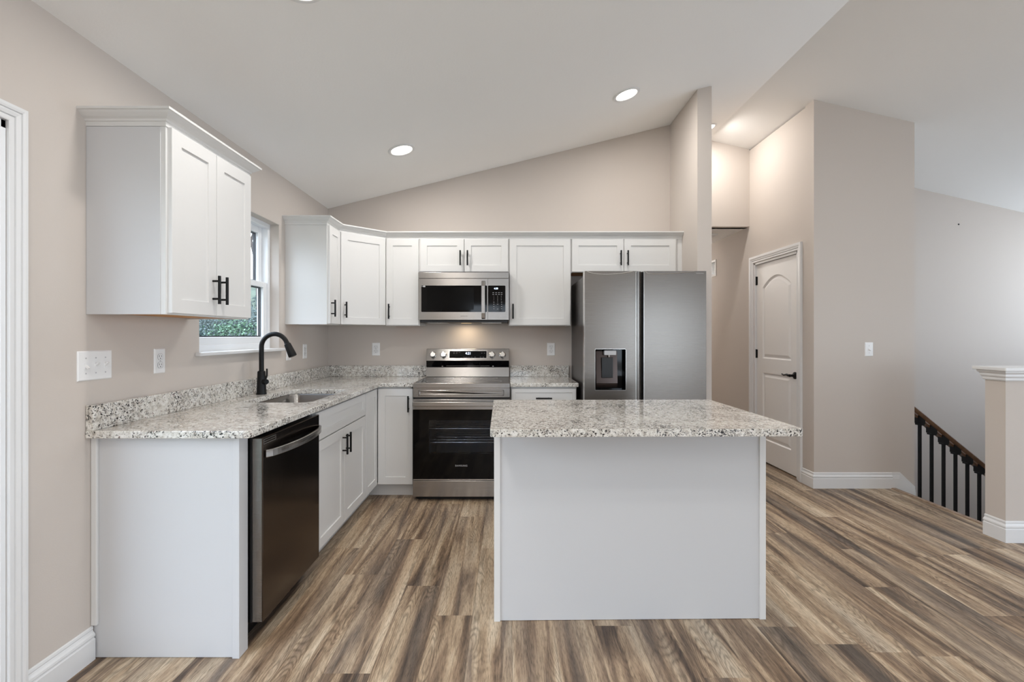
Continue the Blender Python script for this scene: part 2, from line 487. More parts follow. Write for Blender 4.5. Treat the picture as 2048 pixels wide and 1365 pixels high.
struct('wall_pantry_stair', MB().prism(rect(4.225, YS, -2.7, zc(3.43) + .03), MYZ(3.31), .12), 'wall')
struct('wall_hall_header', MB().prism([(1.598, 2.456), (2.58, 2.456)] + top(1.598, 2.58, .01), MXZ(5.2), .12), 'wall')
struct('wall_hall_end', MB().box(1.5, 2.7, 9, 9.12, -.3, 2.6), 'wall')
struct('wall_stair_far', MB().prism([(2.6, -.3), (3.31, -.3), (3.31, -2.7), (XR, -2.7)] + top(2.6, XR, .005), MXZ(YS), .12), 'wall')
RW = [rect(3.22, 5.18, 1.0, 2.42), rect(-.3, 2.3, .6, 2.2), rect(-3.4, -.9, .6, 2.2)]
struct('wall_right', MB().plate([(YR, -2.7), (YS + .12, -2.7), (YS + .12, 2.46), (YR, 2.46)], RW, F((XR + WT, 0, 0), (0, 1, 0), (1, 0, 0)), WT), 'wall')
BW = [rect(-1.0, .6, 1.25, 2.1), rect(2.4, 4.3, .1, 2.15)]
struct('wall_rear', MB().prism([(XL - WT, -.3), (XR + WT, -.3)] + top(XL, XR, .02), MXZ(YR - WT), .001) if False else
       MB().plate([(XL, -.3), (XR, -.3)] + top(XL, XR, .02), BW, MXZ(YR) , WT), 'wall')
MC = Matrix(((1, 0, 0, 0), (0, 0, 1, YR - .2), (0, 1, 0, 0), (0, 0, 0, 1)))
struct('ceiling', MB().prism([(XL - .2, zc(XL - .2)), (RX, RZ), (XR + .2, zc(XR + .2)), (XR + .2, zc(XR + .2) + .15), (RX, RZ + .15), (XL - .2, zc(XL - .2) + .15)], MC, YS + .15 - YR + .2), 'ceil')
struct('ceiling_hall', MB().box(1.55, 2.64, 5.26, 9.05, 2.456, 2.54), 'ceil')
# half wall by the stair
hw = MB().box(3.10, XR, 3.03, 3.16, -.01, 1.055)
struct('wall_stair_half', hw, 'wall')
struct('wall_stair_lower', MB().box(3.25, XR, 3.04, 3.15, -2.7, -.01).box(3.13, 3.25, 3.15, 4.105, -2.7, -.03), 'wall')

# stairs (split entry: down to a landing, then back down)
def flight(x0, z0, dirx, n, y0, y1, rise=.195, run=.238):
    P = [(x0, z0 - rise)]
    x, z = x0, z0 - rise
    for k in range(n):
        x += dirx * run; P.append((x, z))
        if k < n - 1: z -= rise; P.append((x, z))
    P += [(x, z - .25), (x0, z0 - rise - .25)]
    return MB().prism(P, MXZ(y0), y1 - y0)
struct('stairs_upper', flight(3.25, 0, 1, 5, 3.16, 4.13), 'concrete', bevel=.006)
struct('floor_landing', MB().box(4.44, XR, 3.16, YS, -1.4, -1.17), 'concrete')
struct('stairs_lower', flight(4.44, -1.17, -1, 4, 4.23, YS), 'concrete', bevel=.006)
struct('floor_lower', MB().box(3.1, XR, 3.04, YS, -2.78, -2.7), 'concrete')

# nosing strip at the floor edge
tag(build('stair_nosing', MB().box(3.222, 3.262, 3.165, 4.10, -.022, .006), mat('nosing_vinyl', (150, 126, 104), .45, var=20, vscale=30), bevel=.004),
    'brown nosing strip along the floor edge at the stair top', 'stair nosing')

# ------------------------------------------------------------------ trim
BBH = .132
BB = [(0, 0), (.016, 0), (.016, .082), (.0115, .085), (.0115, .089), (.0155, .095), (.0145, .103), (.008, .110), (.0055, .116), (.0075, .122), (.006, .129), (.002, BBH), (0, BBH)]
def baseboard(name, path):
    return struct(name, MB().sweep(BB, path, FXY), 'trim')
baseboard('baseboard_left', [(XL, 1.66), (XL, 1.934)])
baseboard('baseboard_left_rear', [(XL, YR), (XL, PAT[0] - .07)])
def rev(p): return p[::-1]
baseboard('baseboard_pantry', [(2.58, 4.262), (2.58, 4.105), (3.235, 4.105)][::1] if False else [(3.235, 4.105), (2.58, 4.105), (2.58, 4.262)][::-1])
# sloping piece following the stair
sl = MB()
ps = Matrix(((1, 0, 0, 0), (0, 0, -1, 4.105), (0, 1, 0, 0), (0, 0, 0, 1)))
sl.prism([(3.235, 0), (3.30, -.02), (3.43, -.115), (3.43, -.03), (3.292, .088), (3.235, .088)], ps, .015)
sl.prism([(3.235, .088), (3.292, .088), (3.43, -.03), (3.43, -.012), (3.297, .104), (3.235, .104)], ps, .0115)
sl.prism([(3.235, .104), (3.297, .104), (3.43, -.012), (3.43, .014), (3.305, BBH), (3.235, BBH)], ps, .0065)
struct('baseboard_stair', sl, 'trim')
baseboard('baseboard_half_wall', [(3.13, 3.16), (3.10, 3.16), (3.10, 3.03), (XR, 3.03)][1:] )
baseboard('baseboard_hall_right', [(2.58, 9.0), (2.58, 5.18)])
baseboard('baseboard_hall_left', [(1.485, 3.82), (1.598, 3.82), (1.598, 9.0)])
# half wall cap
cap = thing('trim_5', (3.10, 3.1, 1.055), 'white moulded wood cap on top of the half wall at the stair', None, None, 'structure')
HP = [(4.0, 3.16), (3.10, 3.16), (3.10, 3.03), (XR, 3.03)]
HP = [(XR, 3.16), (3.10, 3.16), (3.10, 3.03), (XR, 3.03)]
build('cap_board', MB().box(3.055, XR, 2.985, 3.205, 1.068, 1.090), 'trim', cap, bevel=.004)
build('moulding', MB().sweep([(0, 1.004), (.006, 1.004), (.010, 1.012), (.010, 1.022), (.019, 1.034), (.019, 1.046), (.029, 1.058), (.029, 1.068), (0, 1.068)], HP, FXY), 'trim', cap)

def casing(name, y0, y1, ztop, x, nx, w=.064, feet=0.0):
    """door casing on a wall of constant x; nx=+1 faces +x"""
    prof = [(0, 0), (0, .008), (.003, .010), (.016, .010), (.018, .007), (.020, .0125), (.030, .0155), (.034, .0155), (.036, .0125), (.038, .0175), (.045, .0195), (w, .0195), (w, 0)]
    mb = MB()
    mt = Matrix(((0, 0, nx, x), (1, 0, 0, 0), (0, 1, 0, 0), (0, 0, 0, 1)))
    path = [(y1, feet), (y1, ztop), (y0, ztop), (y0, feet)]
    mb.sweep(prof, path, mt)
    return struct(name, mb, 'trim')
casing('trim_1', DR[0] - .008, DR[1] + .008, DR[2] + .004, 2.58, -1)
casing('trim_2', PAT[0], PAT[1], PAT[3], XL, 1, .054)
# jambs
struct('trim_3', MB().box(2.58, 2.70, DR[0], DR[0] + .018, 0, DR[2]).box(2.58, 2.70, DR[1] - .018, DR[1], 0, DR[2]).box(2.58, 2.70, DR[0], DR[1], DR[2] - .018, DR[2])
       .box(2.635, 2.65, DR[0] + .018, DR[0] + .03, 0, DR[2] - .018).box(2.635, 2.65, DR[1] - .03, DR[1] - .018, 0, DR[2] - .018).box(2.635, 2.65, DR[0], DR[1], DR[2] - .03, DR[2] - .018), 'trim')

# ------------------------------------------------------------------ pantry door
dy0, dy1 = DR[0] + .021, DR[1] - .021; dw = dy1 - dy0; dh = 2.012
md = Matrix(((0, 0, -1, 2.600), (-1, 0, 0, dy1), (0, 1, 0, .012), (0, 0, 0, 1)))     # u from far (hinge) to near, n = -x
def arch(x0, x1, z0, zs, rise, n=16):
    P = [(x0, z0), (x1, z0), (x1, zs)]
    for k in range(1, n): 
        t = k / n; x = x1 + (x0 - x1) * t; P.append((x, zs + rise * math.sin(PI * t) ** .9))
    P.append((x0, zs)); return P
pa = arch(.115, dw - .115, 1.045, 1.765, .105); pb = rect(.115, dw - .115, .22, .90)
dm = MB().plate(rect(0, dw, 0, dh), [pa, pb], md, .035)
for P in (pa, pb):
    dm.loops([L3(P, 0), L3(inset(P, .010), -.011), L3(inset(P, .018), -.0115), L3(inset(P, .044), -.002)], md)
door1 = struct('door_1', dm, 'door', label='white two-panel arch-top pantry door')
for z in (.28, 1.10, 1.86):
    hg = MB().cyl((2.594, dy1 + .006, z - .045), (2.594, dy1 + .006, z + .045), .0075, seg=10).box(2.5965, 2.601, dy1 - .016, dy1 + .0, z - .043, z + .043).box(2.5965, 2.601, dy1 + .003, dy1 + .019, z - .043, z + .043)
    build('hinge', hg, 'black', door1, smooth=True)
hy, hz = 4.405, .925
h = MB().lathe([(.033, 0), (.033, .004), (.030, .009), (.018, .013), (.012, .018), (.0115, .045), (.014, .05)], (2.600, hy, hz), (-1, 0, 0))
h.tube([(2.553, hy, hz), (2.548, hy + .02, hz + .001), (2.547, hy + .045, hz + .006), (2.547, hy + .07, hz + .002), (2.547, hy + .095, hz - .002), (2.546, hy + .115, hz + .005), (2.546, hy + .125, hz + .007)],
       [.013, .0115, .010, .0085, .0075, .0065, .004])
build('door_handle', h, 'black', door1, smooth=True, label='matte black curved lever handle')

# ------------------------------------------------------------------ kitchen window (double hung) in the left wall
y0, y1, z0, z1 = WIN
w1 = thing('window_1', (XL, (y0 + y1) / 2, z0), 'white double-hung window above the sink', None); w1['kind'] = 'structure'
if 'category' in w1: del w1['category']
XF = XL - .065    # inner face of the vinyl frame
build('liner', MB().box(XF, XL - .001, y0, y0 + .004, z0, z1).box(XF, XL - .001, y1 - .004, y1, z0, z1).box(XF, XL - .001, y0, y1, z1 - .004, z1), 'wall', w1)
fw = .035
fr = MB()
fr.box(XF - .08, XF, y0, y0 + fw, z0, z1).box(XF - .08, XF, y1 - fw, y1, z0, z1).box(XF - .08, XF, y0 + fw, y1 - fw, z1 - fw, z1).box(XF - .08, XF, y0 + fw, y1 - fw, z0, z0 + fw + .01)
build('window_frame', fr, 'jamb', w1, bevel=.003)
zm = (z0 + z1) / 2 + .005
def sash(name, x0, x1, a, b, za, zb, sw, rb, rt):
    s_ = MB().box(x0, x1, a, a + sw, za, zb).box(x0, x1, b - sw, b, za, zb).box(x0, x1, a + sw, b - sw, za, za + rb).box(x0, x1, a + sw, b - sw, zb - rt, zb)
    o = build(name, s_, 'jamb', w1, bevel=.003)
    xm = (x0 + x1) / 2
    build('pane', MB().box(xm - .002, xm + .002, a + sw - .004, b - sw + .004, za + rb - .004, zb - rt + .004), 'glass', o)
    g = MB().sweep([(0, -.008), (.008, -.008), (.008, .008), (0, .008)], rev([(a + sw, za + rb), (b - sw, za + rb), (b - sw, zb - rt), (a + sw, zb - rt)]), MYZ(xm - .012), closed=True)
    build('gasket', g, 'gasket', o)
    return o
ya, yb = y0 + fw, y1 - fw
sash('lower_sash', XF - .038, XF - .008, ya, yb, z0 + fw + .005, zm + .02, .048, .05, .038)
sash('upper_sash', XF - .074, XF - .044, ya, yb, zm - .018, z1 - fw, .048, .038, .045)
build('sash_lock', MB().box(XF - .03, XF - .012, (ya + yb) / 2 - .03, (ya + yb) / 2 + .03, zm + .02, zm + .032), 'jamb', w1, bevel=.003)
build('window_sill', MB().box(XF, XL, y0, y1, z0 - .012, z0 + .008).box(XL, XL + .032, y0 - .035, y1 + .035, z0 - .012, z0 + .008), 'trim', w1, bevel=.005)

# other windows and the patio door (seen only as light and reflections)
def plain_window(n, ax, pos, a, b, za, zb, mullions=1, label=''):
    w = MB(); g = MB(); t = .05; dpt = .06
    def bx(m, p, q, r, s2, d0, d1):
        if ax == 'x': m.box(pos + d0, pos + d1, p, q, r, s2)
        else: m.box(p, q, pos + d0, pos + d1, r, s2)
    bx(w, a, a + t, za, zb, 0, dpt); bx(w, b - t, b, za, zb, 0, dpt); bx(w, a, b, za, za + t, 0, dpt); bx(w, a, b, zb - t, zb, 0, dpt)
    for k in range(mullions):
        c = a + (b - a) * (k + 1) / (mullions + 1); bx(w, c - t / 2, c + t / 2, za, zb, 0, dpt)
    o = struct('window_%d' % n, w, 'jamb', bevel=.003, label=label)
    bx(g, a + .01, b - .01, za + .01, zb - .01, .028, .032)
    build('pane', g, 'glass', o)
plain_window(2, 'x', XR + .04, 3.22, 5.18, 1.0, 2.42, 2, 'white entry window over the stairwell')
plain_window(3, 'x', XR + .04, -.3, 2.3, .6, 2.2, 1, 'wide window in the right wall nearer the front')
plain_window(4, 'x', XR + .04, -3.4, -.9, .6, 2.2, 1, 'wide window in the right wall near the rear corner')
plain_window(5, 'y', YR - .11, -1.0, .6, 1.25, 2.1, 1, 'window in the rear wall on the kitchen side')
plain_window(6, 'y', YR - .11, 2.4, 4.3, .1, 2.15, 1, 'glass doors in the rear wall')
pdoor = MB()
for a, b, xo in ((PAT[0] + .02, .72, -.12), (.63, PAT[1] - .02, -.07)):
    pdoor.box(XL + xo, XL + xo + .04, a, a + .07, .03, PAT[3] - .03).box(XL + xo, XL + xo + .04, b - .07, b, .03, PAT[3] - .03).box(XL + xo, XL + xo + .04, a, b, .03, .13).box(XL + xo, XL + xo + .04, a, b, PAT[3] - .1, PAT[3] - .03)
pdoor.box(XL - .14, XL, PAT[0], PAT[0] + .02, 0, PAT[3]).box(XL - .14, XL, PAT[1] - .02, PAT[1], 0, PAT[3]).box(XL - .14, XL, PAT[0], PAT[1], PAT[3] - .03, PAT[3]).box(XL - .14, XL, PAT[0], PAT[1], -.01, .03)
d2 = struct('door_2', pdoor, 'jamb', bevel=.003, label='white sliding glass patio door')
build('pane', MB().box(XL - .102, XL - .098, PAT[0] + .08, .66, .12, PAT[3] - .09).box(XL - .052, XL - .048, .69, PAT[1] - .08, .12, PAT[3] - .09), 'glass', d2)

def portal(loc, rot, sx, sy):
    l = bpy.data.lights.new('window_portal', 'AREA'); l.shape = 'RECTANGLE'; l.size = sx; l.size_y = sy; l.cycles.is_portal = True
    o = bpy.data.objects.new('window_portal', l); C.objects.link(o); o.location = loc; o.rotation_euler = rot
portal((XL - .16, (PAT[0] + PAT[1]) / 2, 1.0), (0, -PI / 2, 0), 2.0, PAT[1] - PAT[0])
portal((XL - .16, (y0 + y1) / 2, (z0 + z1) / 2), (0, -PI / 2, 0), z1 - z0, y1 - y0)
portal((-.2, YR - .16, 1.675), (PI / 2, 0, 0), 1.6, .85)
portal((3.35, YR - .16, 1.125), (PI / 2, 0, 0), 1.9, 2.05)
portal((XR + .16, 4.2, 1.71), (0, PI / 2, 0), 1.42, 1.96)
portal((XR + .16, 1.0, 1.4), (0, PI / 2, 0), 1.6, 2.6)
portal((XR + .16, -2.15, 1.4), (0, PI / 2, 0), 1.6, 2.5)

# ------------------------------------------------------------------ cabinet kit
def shaker(w, h, mt, rail=.057, t=.019, rec=.007):
    """shaker door, lower left corner at local (0,0), back at n=0"""
    O = rect(0, w, 0, h); I = rect(rail, w - rail, rail, h - rail)
    mb = MB()
    mb.loops([L3(O, 0), L3(O, t - .0015), L3(inset(O, .0015), t), L3(I, t), L3(inset(I, .0015), t - rec), ], mt, cap=True, capfirst=True)
    return mb
def pull(mt, u, v, vertical=True, n0=.019, L=.127, cc=.080):
    """black bar pull centred at (u,v)"""
    mb = MB(); du, dv = (0, 1) if vertical else (1, 0)
    P = lambda s_, n: mt @ Vector((u + du * s_, v + dv * s_, n))
    mb.cyl(P(-L / 2, n0 + .030), P(L / 2, n0 + .030), .0065, seg=14)
    for s_ in (-cc / 2, cc / 2):
        mb.cyl(P(s_, n0 - .0005), P(s_, n0 + .030), .0048, seg=12)
    return mb
def add_door(par, mt, u0, u1, v0, v1, handle=None, name='door', rail=.057):
    m2 = mt @ Matrix.Translation((u0, v0, 0))
    d = build(name, shaker(u1 - u0, v1 - v0, m2, rail), 'cab', par)
    if handle:
        hu, hv, ver = handle
        build('handle', pull(mt, hu, hv, ver), 'black', d, smooth=True)
    return d
def carcass(mt, w, z0, z1, depth, wood=True):
    """open-bottomed box with face frame flush at n=0"""
    mb = MB(); t = .016
    def b(u0, u1, v0, v1, n0, n1):
        P = [mt @ Vector((u, v, n)) for u in (u0, u1) for v in (v0, v1) for n in (n0, n1)]
        xs = [p.x for p in P]; ys = [p.y for p in P]; zs = [p.z for p in P]
        mb.box(min(xs), max(xs), min(ys), max(ys), min(zs), max(zs))
    b(0, t, z0, z1, -depth, -.019); b(w - t, w, z0, z1, -depth, -.019); b(t, w - t, z0 + .012, z1, -depth, -.02)
    b(0, w, z0, z1, -.019, 0)
    return mb
def upper(name, label, origin, u, n, w, z0, z1, doors, depth=.30, group=None):
    mt = F((origin[0], origin[1], 0), u, n)
    c = mt @ Vector((w / 2, z0, -depth / 2))
    r = thing(name, c, label, 'cabinet', group)
    build('body', carcass(mt, w, z0, z1, depth), 'cab', r)
    P = [mt @ Vector((a, 0, b)) for a, b in ((.017, -.02), (w - .017, -.02), (w - .017, -depth + .003), (.017, -depth + .003))]
    build('bottom_panel', MB().prism([(p.x, p.y) for p in P], FT(z0 + .006), .0055), 'wood', r, label='unpainted orange-brown wood underside')
    for (a, b, v0, v1, hd) in doors: add_door(r, mt, a, b, v0, v1, hd)
    return r, mt
ZB, ZT = 1.372, 2.134
DB, DT = 1.378, 2.112
HV = 1.4935
UPF = -1.349       # left run upper face frame plane
UPB = D - .31      # back run upper face frame plane
CROWN = [(0, 2.112), (.004, 2.112), (.005, 2.128), (.010, 2.130), (.012, 2.137), (.022, 2.143), (.034, 2.153), (.040, 2.160), (.046, 2.162), (.046, 2.171), (0, 2.171)]
# left upper (front end towards camera); u runs away from the camera
r, mt = upper('wall_cabinet', 'two-door white shaker cabinet with crown left of the window, nearest the camera', (UPF, 1.912), (0, 1, 0), (1, 0, 0), .610, ZB, ZT,
      [(.010, .303, DB, DT, (.303 - .028, HV, True)), (.307, .600, DB, DT, (.307 + .028, HV, True))], depth=.309)
build('crown', MB().sweep(CROWN, [(XL, 2.522), (UPF, 2.522), (UPF, 1.912), (XL, 1.912)][::-1], FXY), 'cab', r)
build('side_panel', MB().box(XL + .001, UPF - .019, 1.9085, 1.912, ZB, 2.11), 'panel', r)
upper('wall_cabinet', 'narrow one-door white shaker cabinet just right of the window', (UPF, 3.610), (0, 1, 0), (1, 0, 0), .247, ZB, ZT,
      [(.010, .240, DB, DT, (.010 + .028, HV, True))], depth=.309)
# diagonal corner cabinet
r = thing('corner_wall_cabinet', (-1.4, 4.2, ZB), 'diagonal-front white shaker wall cabinet in the room corner', 'cabinet')
poly = [(XL + .001, 3.858), (UPF, 3.858), (-1.050, 4.157), (-1.050, D - .001), (XL + .001, D - .001)]
build('body', MB().prism(poly, FT(ZB + .008), ZT - ZB - .008), 'cab', r)
mt = F((UPF, 3.858, 0), (1, 1, 0), (1, -1, 0)); dl = math.hypot(-1.050 - UPF, 4.157 - 3.858)
add_door(r, mt, .012, dl - .012, DB, DT, (.012 + .032, HV, True))
upper('wall_cabinet', 'one-door white shaker cabinet left of the microwave', (-1.049, UPB), (1, 0, 0), (0, -1, 0), .291, ZB, ZT,
      [(.008, .284, DB, DT, (.036, HV, True))])
upper('wall_cabinet', 'short two-door white cabinet directly above the microwave', (-.758, UPB), (1, 0, 0), (0, -1, 0), .762, 1.829, ZT,
      [(.008, .379, 1.832, DT, (.350, 1.947, True)), (.383, .755, 1.832, DT, (.411, 1.947, True))])
upper('wall_cabinet', 'wide one-door white cabinet between the microwave and the refrigerator', (.004, UPB), (1, 0, 0), (0, -1, 0), .530, ZB, ZT,
      [(.007, .523, DB, DT, (.035, HV, True))])
upper('wall_cabinet', 'short two-door white cabinet directly above the refrigerator', (.534, UPB), (1, 0, 0), (0, -1, 0), .914, 1.829, ZT,
      [(.008, .448, 1.832, DT, (.420, 1.947, True)), (.452, .893, 1.832, DT, (.479, 1.947, True))])
tag(build('filler_strip', MB().box(1.449, 1.4845, UPB - .002, UPB + .02, 1.829, 2.13), 'cab', bevel=.001), 'white filler strip between the cabinet above the refrigerator and the wall', 'filler strip')
tag(build('crown_molding', MB().sweep(CROWN, [(XL, 3.608), (UPF - .001, 3.608), (UPF - .001, 3.858), (-1.050, 4.156), (1.484, 4.156)], FXY), 'cab'),
    'white crown moulding running over the corner and back wall cabinets', 'crown moulding')

# ------------------------------------------------------------------ base cabinets
BF = -1.054        # left run face frame plane
BB_ = D - .61      # back run face frame plane (y)
def base(name, label, origin, u, n, w, doors, depth=.60, sides=True):
    mt = F((origin[0], origin[1], 0), u, n)
    r = thing(name, mt @ Vector((w / 2, 0, -depth / 2)), label, 'cabinet')
    mb = MB()
    def b(u0, u1, v0, v1, n0, n1):
        P = [mt @ Vector((a, c_, e)) for a in (u0, u1) for c_ in (v0, v1) for e in (n0, n1)]
        xs = [p.x for p in P]; ys = [p.y for p in P]; zs = [p.z for p in P]
        mb.box(min(xs), max(xs), min(ys), max(ys), min(zs), max(zs))
    b(0, .016, .105, .883, -depth, -.019); b(w - .016, w, .105, .883, -depth, -.019)
    b(.016, w - .016, .105, .12, -depth, -.019); b(.016, w - .016, .12, .883, -depth, -depth + .01)
    b(0, .03, .105, .883, -.019, 0); b(w - .03, w, .105, .883, -.019, 0); b(.03, w - .03, .105, .13, -.019, 0); b(.03, w - .03, .85, .883, -.019, 0)
    b(.03, w - .03, .70, .73, -.019, 0)
    build('body', mb, 'cab', r)
    mb = MB(); b(0, w, 0.0, .105, -.085, -.07)
    build('toe_kick', mb, 'cab', r)
    for (a, b2, v0, v1, hd, nm, rl) in doors: add_door(r, mt, a, b2, v0, v1, hd, nm, rl)
    return r
SY0, SY1 = 2.612, 3.522
base('sink_cabinet', 'white shaker sink base with two doors under a false drawer front', (BF, SY0), (0, 1, 0), (1, 0, 0), SY1 - SY0,
     [(.006, .453, .112, .706, (.453 - .030, .610, True), 'door', .057), (.457, .904, .112, .706, (.457 + .030, .610, True), 'door', .057),
      (.006, .904, .714, .868, None, 'drawer_front', .045)])
# corner susan cabinet
r = thing('corner_base_cabinet', (-1.35, 4.15, 0), 'white shaker corner base cabinet with two doors meeting at the inside corner', 'cabinet')
build('body', MB().box(XL + .02, BF, SY1 + .001, SY1 + .017, .105, .883).box(-.767, -.751, BB_, D - .01, .105, .883).box(XL + .02, -.767, D - .02, D - .01, .105, .883)
      .box(XL + .02, BF, SY1 + .017, D - .02, .105, .12).box(BF, -.767, BB_, D - .02, .105, .12)
      .box(BF - .019, BF, SY1 + .001, BB_, .85, .883).box(BF - .019, -.751, BB_, BB_ + .019, .85, .883).box(BF - .019, BF, SY1 + .001, SY1 + .02, .105, .85).box(-.771, -.751, BB_, BB_ + .019, .105, .85), 'cab', r)
build('toe_kick', MB().box(BF - .085, BF - .07, SY1, BB_ + .085, 0, .105).box(BF - .07, -.751, BB_ + .07, BB_ + .085, 0, .105), 'cab', r)
mtl = F((BF, SY1, 0), (0, 1, 0), (1, 0, 0))
add_door(r, mtl, .006, BB_ - .021 - SY1, .112, .868)
mtb = F((BF, BB_, 0), (1, 0, 0), (0, -1, 0))
add_door(r, mtb, .023, BF * -1 - .756, .112, .868, (BF * -1 - .756 - .031, .750, True))
base('drawer_cabinet', 'white base cabinet with a drawer between the range and the refrigerator', (.018, BB_), (1, 0, 0), (0, -1, 0), .522,
     [(.006, .516, .714, .868, (.261, .795, False), 'drawer_front', .030), (.006, .516, .112, .706, (.487, .62, True), 'door', .057)])
# dishwasher end panel
r = thing('end_panel', (-1.36, 1.95, 0), 'plain white end panel closing the counter run beside the dishwasher', 'cabinet panel')
build('panel', MB().box(XL + .003, -1.100, 1.942, 1.960, .002, .883), 'panel', r)
build('stile', MB().box(-1.100, -1.072, 1.935, 2.000, 0, .883), 'panel', r, bevel=.0012)
build('scribe_strip', MB().box(XL + .001, XL + .024, 1.928, 1.942, .135, .883), 'cab', r, bevel=.003)

# ------------------------------------------------------------------ countertops
CZ0, CZ1 = .884, .914
r = thing('countertop', (-1.33, 3.1, CZ0), 'L-shaped speckled granite countertop around the sink with low backsplash', 'countertop')
SKX0, SKX1, SKY0, SKY1 = -1.510, -1.110, 2.715, 3.365
outer = [(XL + .001, 1.903), (-1.038, 1.903), (-1.019, 1.911), (-1.011, 1.930), (-1.011, 3.800), (-1.006, 3.814), (-.992, 3.819), (-.749, 3.819), (-.749, D - .001), (XL + .001, D - .001)]
ct = MB().plate(outer, [rrect(SKX0, SKX1, SKY0, SKY1, .07)], FT(CZ1), CZ1 - CZ0)
build('slab', ct, 'gran', r, bevel=.003)
build('backsplash', MB().box(XL + .001, XL + .030, 1.905, D - .001, CZ1, 1.014).box(XL + .030, -.749, D - .030, D - .001, CZ1, 1.014), 'gran', r, bevel=.0025)
r = thing('countertop', (.28, 4.1, CZ0), 'short granite countertop with backsplash right of the range', 'countertop')
build('slab', MB().box(.014, .552, 3.819, D - .001, CZ0, CZ1), 'gran', r, bevel=.003)
build('backsplash', MB().box(.014, .552, D - .030, D - .001, CZ1, 1.014), 'gran', r, bevel=.0025)

# sink and faucet
r = thing('sink', (-1.31, 3.04, .68), 'undermount stainless steel sink bowl set in the countertop', 'sink')
R0 = rrect(SKX0 + .004, SKX1 - .004, SKY0 + .004, SKY1 - .004, .068)
mb = MB().loops([L3(rrect(SKX0 - .02, SKX1 + .02, SKY0 - .02, SKY1 + .02, .08), CZ0 - .0005), L3(R0, CZ0 - .0005), L3(inset(R0, .004), CZ0 - .006), L3(inset(R0, .012), .72), L3(inset(R0, .020), .700), L3(inset(R0, .038), .692),
      ], FXY)
build('bowl', mb, 'sink', r, smooth=True)
build('drain', MB().lathe([(.0, .0), (.045, 0), (.047, .002), (.040, .003), (.036, .0005), (0.001, .0005)], (-1.31, 3.04, .6925), cap=False), 'sslight', r, smooth=True)
FXP, FYP = -1.575, 3.10
r = thing('faucet', (FXP, FYP, CZ1), 'matte black pull-down gooseneck faucet behind the sink', 'faucet')
build('base', MB().lathe([(.031, 0), (.031, .004), (.0285, .012), (.0255, .10), (.0235, .144), (.0205, .148), (.0145, .150)], (FXP, FYP, CZ1)), 'black', r, smooth=True)
pts = [(FXP, FYP, CZ1 + .14), (FXP, FYP, 1.20)]
AR = .083
for k in range(0, 19):
    t = PI - k * math.radians(160) / 18
    pts.append((FXP + AR + AR * math.cos(t), FYP, 1.215 + AR * math.sin(t)))
e = Vector(pts[-1]); dr = (Vector(pts[-1]) - Vector(pts[-2])).normalized()
build('neck', MB().tube(pts, .0145, 18), 'black', r, smooth=True)
build('spray_head', MB().lathe([(.0145, -.004), (.0155, 0), (.0155, .006), (.0200, .010), (.0245, .070), (.0258, .092), (.0235, .096)], e, dr), 'black', r, smooth=True)
lv = MB().cyl((FXP, FYP, .995), (FXP + .044, FYP - .022, .995), .0165, .0160, 24).tube([(FXP + .022, FYP + .004, 1.0), (FXP + .026, FYP + .018, 1.03), (FXP + .022, FYP + .026, 1.075)], 1, flat=(.016, .007, (1, .2, 0)))
build('lever', lv, 'black', r, smooth=True)

# ------------------------------------------------------------------ dishwasher
DW0, DW1, DX = 2.004, 2.604, -1.013
r = thing('dishwasher', (-1.3, 2.304, 0), 'stainless dishwasher, dark reflection painted in, with a bowed towel-bar handle', 'dishwasher')
build('tub', MB().box(-1.63, -1.06, DW0 + .006, DW1 - .004, .10, .872), 'blk', r)
build('door', MB().box(-1.052, DX, DW0, DW1 - .002, .105, .866), 'ssd', r, bevel=.003)
build('door_edge', MB().box(-1.054, DX - .003, DW0 - .0022, DW0 - .0002, .107, .862), 'ssf', r, label='lighter brushed steel door edge')
build('toe_panel', MB().box(-1.14, -1.12, DW0, DW1, 0.004, .10), 'blk', r)
pts = []
for k in range(25):
    t = k / 24; y = DW0 + .014 + (DW1 - DW0 - .03) * t
    pts.append((DX + .004 + .050 * (math.sin(PI * t) ** .55), y, .797))
hb = MB().tube(pts, 1, flat=(.012, .031, (0, 0, 1)))
build('handle', hb, 'ss', r, bevel=.002)
bd = F((DX, 0, 0), (0, 1, 0), (1, 0, 0))
b_ = MB()
for z in (.838, .8475, .857):
    b_.box(DX, DX + .0012, 2.012, 2.115, z - .0012, z + .0012)
for y in (2.012, 2.115): b_.box(DX, DX + .0012, y - .0012, y + .0012, .838, .857)
build('badge', b_, 'sslight', r)

# ------------------------------------------------------------------ range
R0x, R1x = -.743, .011
RYF = 3.775        # door face
r = thing('range', (-.366, 4.1, 0), 'freestanding stainless electric range with black glass oven door', 'range')
m = MB().box(R0x, R0x + .012, 3.83, 4.44, .03, .895).box(R1x - .012, R1x, 3.83, 4.44, .03, .895).box(R0x, R1x, 4.40, 4.44, .03, .895).box(R0x + .012, R1x - .012, 3.83, 4.40, .03, .15).box(R0x + .012, R1x - .012, 3.83, 4.40, .80, .895)
build('body', m, 'case', r)
build('kick_base', MB().box(R0x + .02, R1x - .02, 3.83, 4.3, 0.0, .035), 'blk', r)
build('cooktop_glass', MB().box(R0x + .008, R1x - .008, 3.815, 4.385, .905, .9165), 'glass_blk', r, bevel=.002)
ring = MB()
for cx, cy, rr in ((-.56, 3.96, .105), (-.17, 3.96, .115), (-.56, 4.24, .085), (-.17, 4.24, .075), (-.365, 4.26, .05)):
    ring.lathe([(rr - .0015, 0), (rr - .0015, .0004), (rr, .0004), (rr, 0)], (cx, cy, .9165), seg=40, cap=False)
build('burner_marking', ring, 'text', r)
